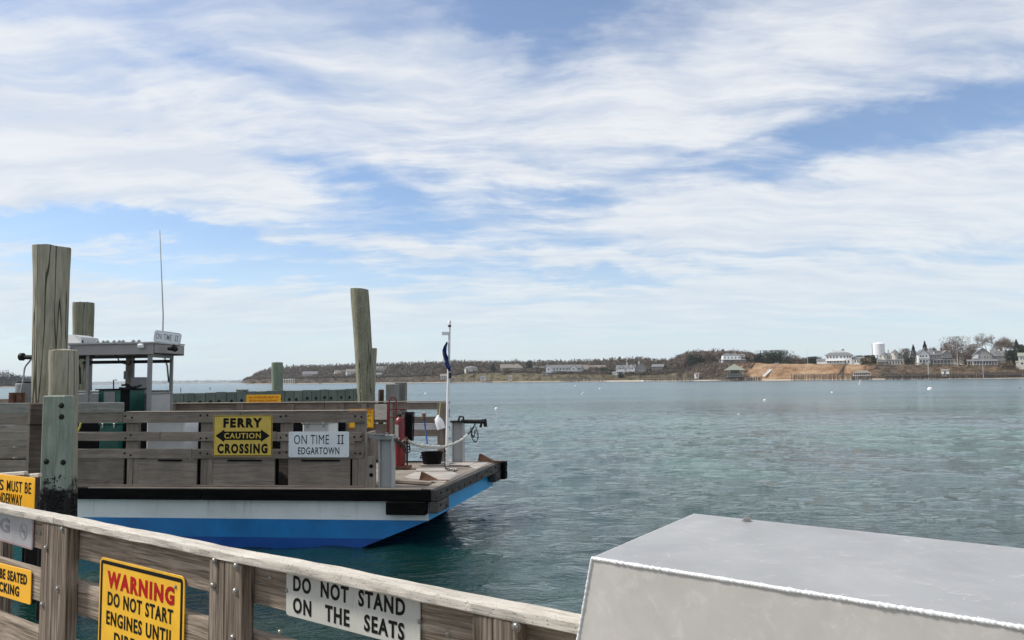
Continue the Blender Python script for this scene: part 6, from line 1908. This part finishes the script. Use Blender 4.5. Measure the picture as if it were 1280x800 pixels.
hbox(h, 'wing_wall', 'cream_wall', 22*s+.01, 30*s, 1, 8, FOUND, 8*s); roof_gable(h, 'roof_brown', 22*s, 30*s, 1, 8, 8*s, 5*s, 'x', .4, 'cream_wall'); windows(h, [24*s, 27*s], 1, 5*s, 1.2, 1.4)
h, s = house('white_gabled_house', 'white house with many gables, left of a grey twin, by the beach', 782, 469.5, 40, -8)
hbox(h, 'wall', 'clapboard', -13*s, 11*s, 0, 8, FOUND, 8*s); roof_gable(h, 'roof_grey', -13*s, 11*s, 0, 8, 8*s, 5*s, 'x', .4, 'clapboard')
for cx, ww, hh in ((-6*s, 4.5*s, 4*s), (6*s, 6*s, 5.8*s)):
    hbox(h, 'gable_wall', 'clapboard', cx-ww/1.2, cx+ww/1.2, -1.2, -.01, FOUND, 8.5*s); roof_gable(h, 'roof_grey', cx-ww/1.2, cx+ww/1.2, -1.2, 5, 8.5*s, hh, 'y', .3, 'clapboard')
    windows(h, [cx-1.5*s, cx+1.5*s], -1.2, 9*s, 1.0, 1.3)
windows(h, [-11*s, -8*s, -5*s, 3*s, 6*s, 9*s], -1.2, 4*s, 1.2, 1.5); chimney(h, 0, 4, 11*s, 17*s, .8, 'clapboard')
hbox(h, 'wing_wall', 'clapboard', -18*s, -13*s-.01, 1, 7, FOUND, 3*s); roof_gable(h, 'roof_grey', -18*s, -13*s, 1, 7, 3*s, 2*s, 'x', .3, 'clapboard')
h, s = house('grey_gabled_cottage', 'grey shingled house close right of the white gabled house by the beach', 800, 469, 50, -4)
hbox(h, 'wall', 'shingle_wall', -6*s, 6*s, 0, 8, FOUND, 10*s); roof_gable(h, 'roof_grey', -6*s, 6*s, 0, 8, 10*s, 4.5*s, 'y', .4, 'shingle_wall'); chimney(h, -2.5*s, 3, 12*s, 18*s, .9, 'clapboard')
windows(h, [-3*s, 0, 3*s], 0, 8*s, 1.0, 1.2); windows(h, [-3*s, 0, 3*s], 0, 4*s, 1.0, 1.2)
for nm, lb, px, yb, off, wv, hv, wm_, rm_ in (
  ('grey_shed_house', 'grey house half hidden in the woods left of the rise', 821, 464, 80, 7, 5.5, 'shingle_wall', 'roof_grey'),
  ('small_white_house', 'small pale house in the woods between the short green pile and lichen pile', 387, 471.5, 60, 9, 4, 'cream_wall', 'roof_grey'),
  ('pale_house', 'pale house just left of the lichen covered pile on the far shore', 432, 469.5, 90, 13, 3.5, 'clapboard', 'roof_brown'),
  ('white_house', 'white house close to the left of the lichen covered pile, nearer the shore', 440, 468, 60, 7, 3.4, 'clapboard', 'roof_brown'),
  ('white_cottage', 'white cottage right of the lichen covered pile on the far shore', 474, 463.5, 120, 8, 2.6, 'clapboard', 'roof_grey'),
  ('small_cottage', 'small pale cottage right of the lichen pile low by the water', 471, 472, 40, 5, 3.0, 'clapboard', 'roof_grey'),
  ('dark_roofed_house', 'low dark roofed house in the trees right of the tan house', 669, 463, 100, 12, 2.0, 'cream_wall', 'roof_grey'),
  ('beach_cottage', 'low pale cottage left of the flag on the far shore', 556, 473, 24, 6, 2.6, 'cream_wall', 'roof_brown'),
  ('hidden_house', 'pale roofed house in the trees between the long house and the white gabled house', 745, 462.5, 110, 11, 2.8, 'cream_wall', 'roof_brown'),
  ('headland_house', 'pale flat roofed house on the headland at the left edge', 2, 478, 60, 9, 6.5, 'cream_wall', 'roof_grey'),
  ('wooded_house', 'pale house among leafless trees just right of the gabled white house', 1189, 451, 90, 12, 6.0, 'cream_wall', 'roof_brown')):
    h, s = house(nm, lb, px, yb, off, random.uniform(-15, 15))
    hbox(h, 'wall', wm_, -wv*s, wv*s, 0, 8, FOUND, hv*s); roof_gable(h, rm_, -wv*s, wv*s, 0, 8, hv*s, 3.0*s, 'x', .5, wm_)
    windows(h, [-wv*.6*s, -.1*wv*s, wv*.5*s], 0, hv*.55*s, 1.0, 1.2)
for nm, lb, px, yb, off, wv, hv, wm_, rm_ in (
  ('beach_shed', 'tiny white shed at the foot of the brown bluff', 870, 471, 12, 2.4, 3.2, 'clapboard', 'roof_brown'),
  ('beach_shed', 'small pale boathouse with a peaked roof on the beach below the tan house', 637, 474, 9, 2.2, 2.8, 'cream_wall', 'roof_brown'),
  ('beach_shed', 'pale cabin at the water edge below the domed roof house', 603, 474.5, 6, 3.5, 2.6, 'cream_wall', 'roof_grey'),
  ('beach_shed', 'white shed on the bulkhead below the white porch wing', 1179, 467.5, 10, 4.2, 4.2, 'clapboard', 'roof_brown')):
    h, s = house(nm, lb, px, yb, off, random.uniform(-10, 10), 'shed')
    hbox(h, 'wall', wm_, -wv*s, wv*s, 0, 3, -1.5, hv*s); roof_gable(h, rm_, -wv*s, wv*s, 0, 3, hv*s, 1.6*s, 'x', .3, wm_)
    hbox(h, 'door', 'window_glass', -.5, .4, -.03, .05, 0, 1.5)
# open bathhouse by the pier
h, s = house('bathhouse', 'low open sided bathhouse with a pale roof at the end of the pier', 1075, 471, 10, 0, 'pavilion')
for i in range(9):
    x_ = (-9.5+i*2.4)*s; hbox(h, 'column', 'clapboard', x_-.12, x_+.12, -.12, .12, -1.5, 4.8*s)
hbox(h, 'back_wall', 'brick_dark', -9*s, 10*s, 3.5, 3.7, -1.5, 4.6*s); roof_hip(h, 'roof_brown', -9.6*s, 10.4*s, -.2, 4, 4.8*s, 3.4*s, .3)
hbox(h, 'railing', 'clapboard', -9.5*s, 10*s, -.2, -.1, .8, 1.1)
# green pyramid roofed pavilion standing in the water
h, s = house('pavilion', 'open pavilion with a green pyramid roof standing over the water on piles', 917.5, 474.3, -8, 4, 'pavilion')
a_ = 9.8*s
for i in range(7):
    for j in (0, 1):
        x_ = -a_+i*a_/3; y_ = j*2*a_
        hbox(h, 'pile', 'dock_pile', x_-.16, x_+.16, y_-.16, y_+.16, -2, 2.6*s)
hbox(h, 'floor', 'dock_pile', -a_*1.1, a_*1.1, -.5, 2*a_+.5, 2.4*s, 3.2*s)
hbox(h, 'lower_wall', 'roof_green', -a_*.9, a_*.9, .4, 2*a_-.4, 3.2*s, 7.0*s)
windows(h, [(-a_*.75+i*a_*.3) for i in range(6)], .4, 5.2*s, .9, 1.3)
hbox(h, 'balcony_floor', 'dock_deck', -a_*1.15, a_*1.15, -.6, 2*a_+.6, 7.0*s, 7.5*s)
for i in range(9):
    x_ = -a_*1.08+i*a_*2.16/8; hbox(h, 'column', 'dock_pile', x_-.1, x_+.1, -.5, -.3, 7.5*s, 12*s)
hbox(h, 'balcony_rail', 'dock_deck', -a_*1.1, a_*1.1, -.5, -.4, 9.1*s, 9.6*s)
hbox(h, 'core', 'dock_pile', -a_*.5, a_*.5, a_*.5, a_*1.5, 7.5*s, 12*s)
b = MB(); cy = a_; e = a_*1.32
b.add([(-e, cy-e, 11.6*s), (e, cy-e, 11.6*s), (e, cy+e, 11.6*s), (-e, cy+e, 11.6*s), (0, cy, 19.6*s)], [(3, 2, 1, 0), (0, 1, 4), (1, 2, 4), (2, 3, 4), (3, 0, 4)]); b.build('roof', 'roof_green', h)
# water tower
D = 700; px = 1097.5
wt_ = empty('water_tower', ((px-640)/FPX*D, D, 0), 0, 'white cylindrical water tower behind the turreted house', 'water tower')
r_ = 7.3/FPX*D; zt_ = zat(px, 430, D)
b = MB(); b.tube([(0, 0, 3), (0, 0, zt_)], r_, 40); b.build('tank', 'tank_white', wt_, smooth=True)
b = MB(); b.tube([(0, 0, zt_), (0, 0, zt_+.5), (0, 0, zt_+1.0), (0, 0, zt_+1.35)], [r_*1.01, r_*.9, r_*.6, .3], 40); b.build('dome', 'tank_white', wt_, smooth=True)
b = MB(); b.tube([(-r_-.4, 0, 3), (-r_-.4, 0, zt_+.6)], .16, 6); b.build('ladder', 'dark_metal', wt_)
# flagpoles and masts
for px, yb, yt, off, lb, r_ in ((1008.5, 455, 433.5, 44, 'thin dark mast on the bluff left of the white mansion', .10), (1158, 470, 445, 4, 'white flagpole in front of the white gabled house', .08), (1195.5, 458, 435, 42, 'pale mast before the dense round leafless tree', .12), (1226.5, 470, 440, 4, 'white flagpole before the grey gabled house', .08), (748.5, 471, 464, 30, 'small white flagpole on the lawn left of the white gabled house', .10), (1158.8, 470, 452, 2, 'short white pole beside the flagpole below the gabled house', .07)):
    D = interp(SH, px)+off; zb = zat(px, yb, D)-1; b = MB()
    b.tube([(0, 0, 0), (0, 0, zat(px, yt, D)-zb)], [r_, r_*.6], 6)
    o = b.build('flagpole', 'white_paint' if 'white' in lb or 'pale' in lb else 'dark_metal'); o.location = ((px-640)/FPX*D, D, zb); tag(o, lb, 'flagpole')
    b = MB(); b.tube([(0, 0, zat(px, yt, D)-zb), (0, 0, zat(px, yt, D)-zb+.25)], r_*1.3, 6); b.build('finial', 'white_paint', o)
# stairs down the bluff
def stairs(name, label, pa, pb, m, wd, offa, offb, n=24, landing=None):
    (xa, ya), (xb, yb) = pa, pb
    A_ = LPt(xa, offa); B_ = LPt(xb, offb); A_.z = zat(xa, ya, interp(SH, xa)+offa); B_.z = zat(xb, yb, interp(SH, xb)+offb)
    o = empty(name, B_, 0, label, 'stairs')
    d = A_-B_; side = Vector((-d.y, d.x, 0)).normalized(); side = side if abs(side.x) > .1 else Vector((1, 0, 0))
    b = MB()
    for i in range(n):
        p = d*(i/n); q = d*((i+1)/n)
        vs = [p-side*wd/2, p+side*wd/2, q+side*wd/2, q-side*wd/2]
        z_ = q.z
        b.add([(v.x, v.y, z_) for v in vs]+[(v.x, v.y, z_-.45) for v in vs], [(0, 1, 2, 3), (7, 6, 5, 4), (0, 4, 5, 1), (1, 5, 6, 2), (2, 6, 7, 3), (3, 7, 4, 0)])
    st_ = b.build('tread', m, o); st_['kind'] = 'stuff'
    for k in (-1, 1):
        b = MB(); b.tube([side*wd/2*k+Vector((0, 0, 1.0)), d+side*wd/2*k+Vector((0, 0, 1.0))], .06, 4)
        for i in range(0, n+1, 3): 
            p = d*(i/n)+side*wd/2*k; b.tube([p-Vector((0, 0, .6)), p+Vector((0, 0, 1.0))], .05, 4)
        b.build('handrail', m, o)
    return o
stairs('bluff_stairs', 'upper flight of the pale wooden stairs on the brown bluff', (970.5, 454.5), (961, 463), 'clapboard', 1.9, 36, 24)
stairs('bluff_stairs', 'lower flight of the pale wooden stairs on the brown bluff', (961.5, 462.8), (953, 470), 'clapboard', 1.5, 24, 12)
stairs('bluff_stairs', 'dark stairs down the brown bluff below the white mansion', (1056, 455), (1046, 469), 'dock_pile', .9, 35, 12)
stairs('bluff_stairs', 'dark stairs below the gambrel roofed house', (900, 455), (884, 469), 'dock_pile', 1.0, 36, 12)
stairs('bluff_stairs', 'thin dark path rail right of the gambrel roofed house', (943, 453.5), (936, 460), 'dock_pile', .8, 34, 24)
# piers and bulkheads
def pier(name, label, pxa, pxb, off, ydeck, dpx, posth=.7, dep=2.0, m='dock_pile', deck='dock_deck', offb=None, double=True, full=True):
    offb = off if offb is None else offb
    A_ = LPt(pxa, off, 0); B_ = LPt(pxb, offb, 0)
    zd = zat(pxa, ydeck, A_.y)
    o = empty(name, A_, 0, label, 'pier')
    d = B_-A_; L = d.length; u = d.normalized(); nv = Vector((-u.y, u.x, 0))
    b = MB()
    vs = [Vector((0, 0, 0)), d, d+nv*dep, nv*dep]
    b.add([(v.x, v.y, zd) for v in vs]+[(v.x, v.y, zd-.35) for v in vs], [(0, 1, 2, 3), (7, 6, 5, 4), (0, 4, 5, 1), (1, 5, 6, 2), (2, 6, 7, 3), (3, 7, 4, 0)])
    b.build('deck', deck, o)
    n = max(2, int((pxb-pxa)/dpx)); b = MB()
    for i in range(n+1):
        for k in ((0, 1) if double else (0,)):
            p = d*((i+random.uniform(-.15, .15))/n)+nv*(dep*k-.16); r_ = random.uniform(.15, .24)
            b.tube([(p.x, p.y, -2), (p.x, p.y, zd+posth*random.uniform(.5, 1.4))], r_, 6)
    q = b.build('pile', m, o); q['kind'] = 'stuff'
    return o
pier('pier', 'long dark piled pier below the white mansion', 988, 1062, -7, 469.6, 3.0, .9)
pier('pier', 'short dark piled pier beside the bathhouse', 1062, 1086, -3, 471.2, 2.2, .6)
pier('bulkhead_pier', 'piled bulkhead along the shore under the right hand houses', 1105, 1420, -1.0, 469.2, 2.3, .7, 3.0)
pier('bulkhead_pier', 'inner walkway on piles at the right edge', 1225, 1420, 6, 466.6, 2.2, .9, 1.5, double=False)
pier('pier', 'low piled pier right of the beach in front of the wooded rise', 804, 862, -5, 473.0, 1.9, .8)
pier('pier', 'thin walkway on piles left and right of the green pavilion', 896, 948, -3, 472.2, 2.0, .5)
pier('pier', 'piled pier in front of the long pale house', 700, 754, -4, 474.2, 1.7, .9)
pier('pier', 'low stone grey landing left of the tan house beach', 560, 612, -4, 476.0, 2.4, .3)
pier('pier', 'white railed landing right of the short green pile', 352, 366, 0, 474.0, 2.5, .4, deck='clapboard', m='clapboard')
pier('pier', 'long low landing at the foot of the far woods', 300, 400, -6, 478.6, 5, .3)
# rocks along the waterline
rk_ = MB()
for k in range(420):
    px = random.choice((random.uniform(560, 720), random.uniform(850, 930), random.uniform(1080, 1300), random.uniform(312, 560))); p = LPt(px, random.uniform(-3, 2)); r_ = random.uniform(.3, .9)
    M_ = Matrix.Translation((p.x, p.y, random.uniform(-.1, .2))) @ Matrix.Rotation(random.uniform(0, 6), 4, 'Z') @ Matrix.Diagonal((r_*1.4, r_, r_*.6, 1))
    vs = [M_ @ (Vector(v)*random.uniform(.7, 1.15)) for v in ((1, 0, 0), (-1, 0, 0), (0, 1, 0), (0, -1, 0), (0, 0, 1), (0, 0, -1))]
    rk_.add(vs, [(0, 2, 4), (2, 1, 4), (1, 3, 4), (3, 0, 4), (2, 0, 5), (1, 2, 5), (3, 1, 5), (0, 3, 5)])
tag(rk_.build('shore_rocks', 'shingle_wall'), 'small grey rocks along the far waterline', 'rocks', kind='stuff')

# ---- buoys and sticks on the water
def buoy(px, py, r_, label, m='plastic_white'):
    p = atZ(px, py, 0); r_ = r_/FPX*p.y
    o = empty('mooring_buoy', (p.x, p.y, 0), 0, label, 'buoy', 'white mooring buoys on the harbour')
    b = MB(); b.tube([(0, 0, r_*(-.3+.16*i)) for i in range(9)], [r_*math.sqrt(max(.02, 1-((i-2)/6.3)**2)) for i in range(9)], 14); b.build('float', m, o, smooth=True)
    b = MB(); b.tube([(0, 0, r_*.9), (0, 0, r_*1.15)], r_*.12, 6); b.build('ring', 'dark_metal', o)
buoy(1162.5, 487, 3.1, 'largest white buoy, far right below the white gabled house')
buoy(956, 500.5, 1.8, 'white buoy left of the middle of the right half, below the brown bluff')
buoy(620.5, 511.3, 2.2, 'white buoy nearest the ferry bow')
buoy(1040, 491, 1.5, 'small white buoy below the white mansion')
buoy(923, 518, 1.1, 'tiny grey buoy, the one nearest the viewer in the open water')
buoy(1275, 485.5, 1.0, 'dark buoy at the right edge of the water', 'dock_pile')
buoy(1164, 475, .9, 'small dark buoy close to the bulkhead below the flagpole', 'dock_pile')
buoy(749.5, 486, 1.0, 'tiny white buoy below the small white flagpole')
buoy(719, 482.5, .8, 'tiny white buoy below the long pale house')
buoy(803, 477, 1.6, 'white float in front of the sandy beach by the grey gabled house')
buoy(532, 492.5, 1.6, 'white float just left of the flagpole beyond the jug')
for px, py, px2, py2, lb in ((722, 493.5, 730, 489.8, 'white spar float leaning in the water below the long pale house'), (1073, 481, 1075.5, 475, 'thin white stake in the water below the bathhouse'), (262.5, 487.2, 262.7, 484.0, 'thin dark channel stake beyond the green slip wall'), (226, 490, 226, 484.5, 'thin dark channel stake left of the other behind the green slip wall')):
    p = atZ(px, py, 0); q = atY(px2, py2, p.y); b = MB(); b.tube([Vector((0, 0, -.5)), q-p], .35/FPX*p.y*1.3, 6)
    o = b.build('channel_stake', 'plastic_white' if 'white' in lb else 'dock_pile'); o.location = p; tag(o, lb, 'stake')

# ------------------------------------------------------------------ thin sea haze over the whole harbour
hz = MB(); hz.box(-4300, 4300, -500, 4400, -3.5, 62)
hm_ = bpy.data.materials.new('haze'); hm_.use_nodes = True
ht = NT(hm_.node_tree)
pv = ht.new('ShaderNodeVolumePrincipled'); pv.inputs['Color'].default_value = (0.86, 0.92, 1.0, 1); pv.inputs['Density'].default_value = 0.00009; pv.inputs['Anisotropy'].default_value = 0.2
ho_ = ht.new('ShaderNodeOutputMaterial'); ht.l.new(pv.outputs[0], ho_.inputs['Volume'])
MATS['haze'] = hm_
tag(hz.build('haze', 'haze'), kind='stuff')
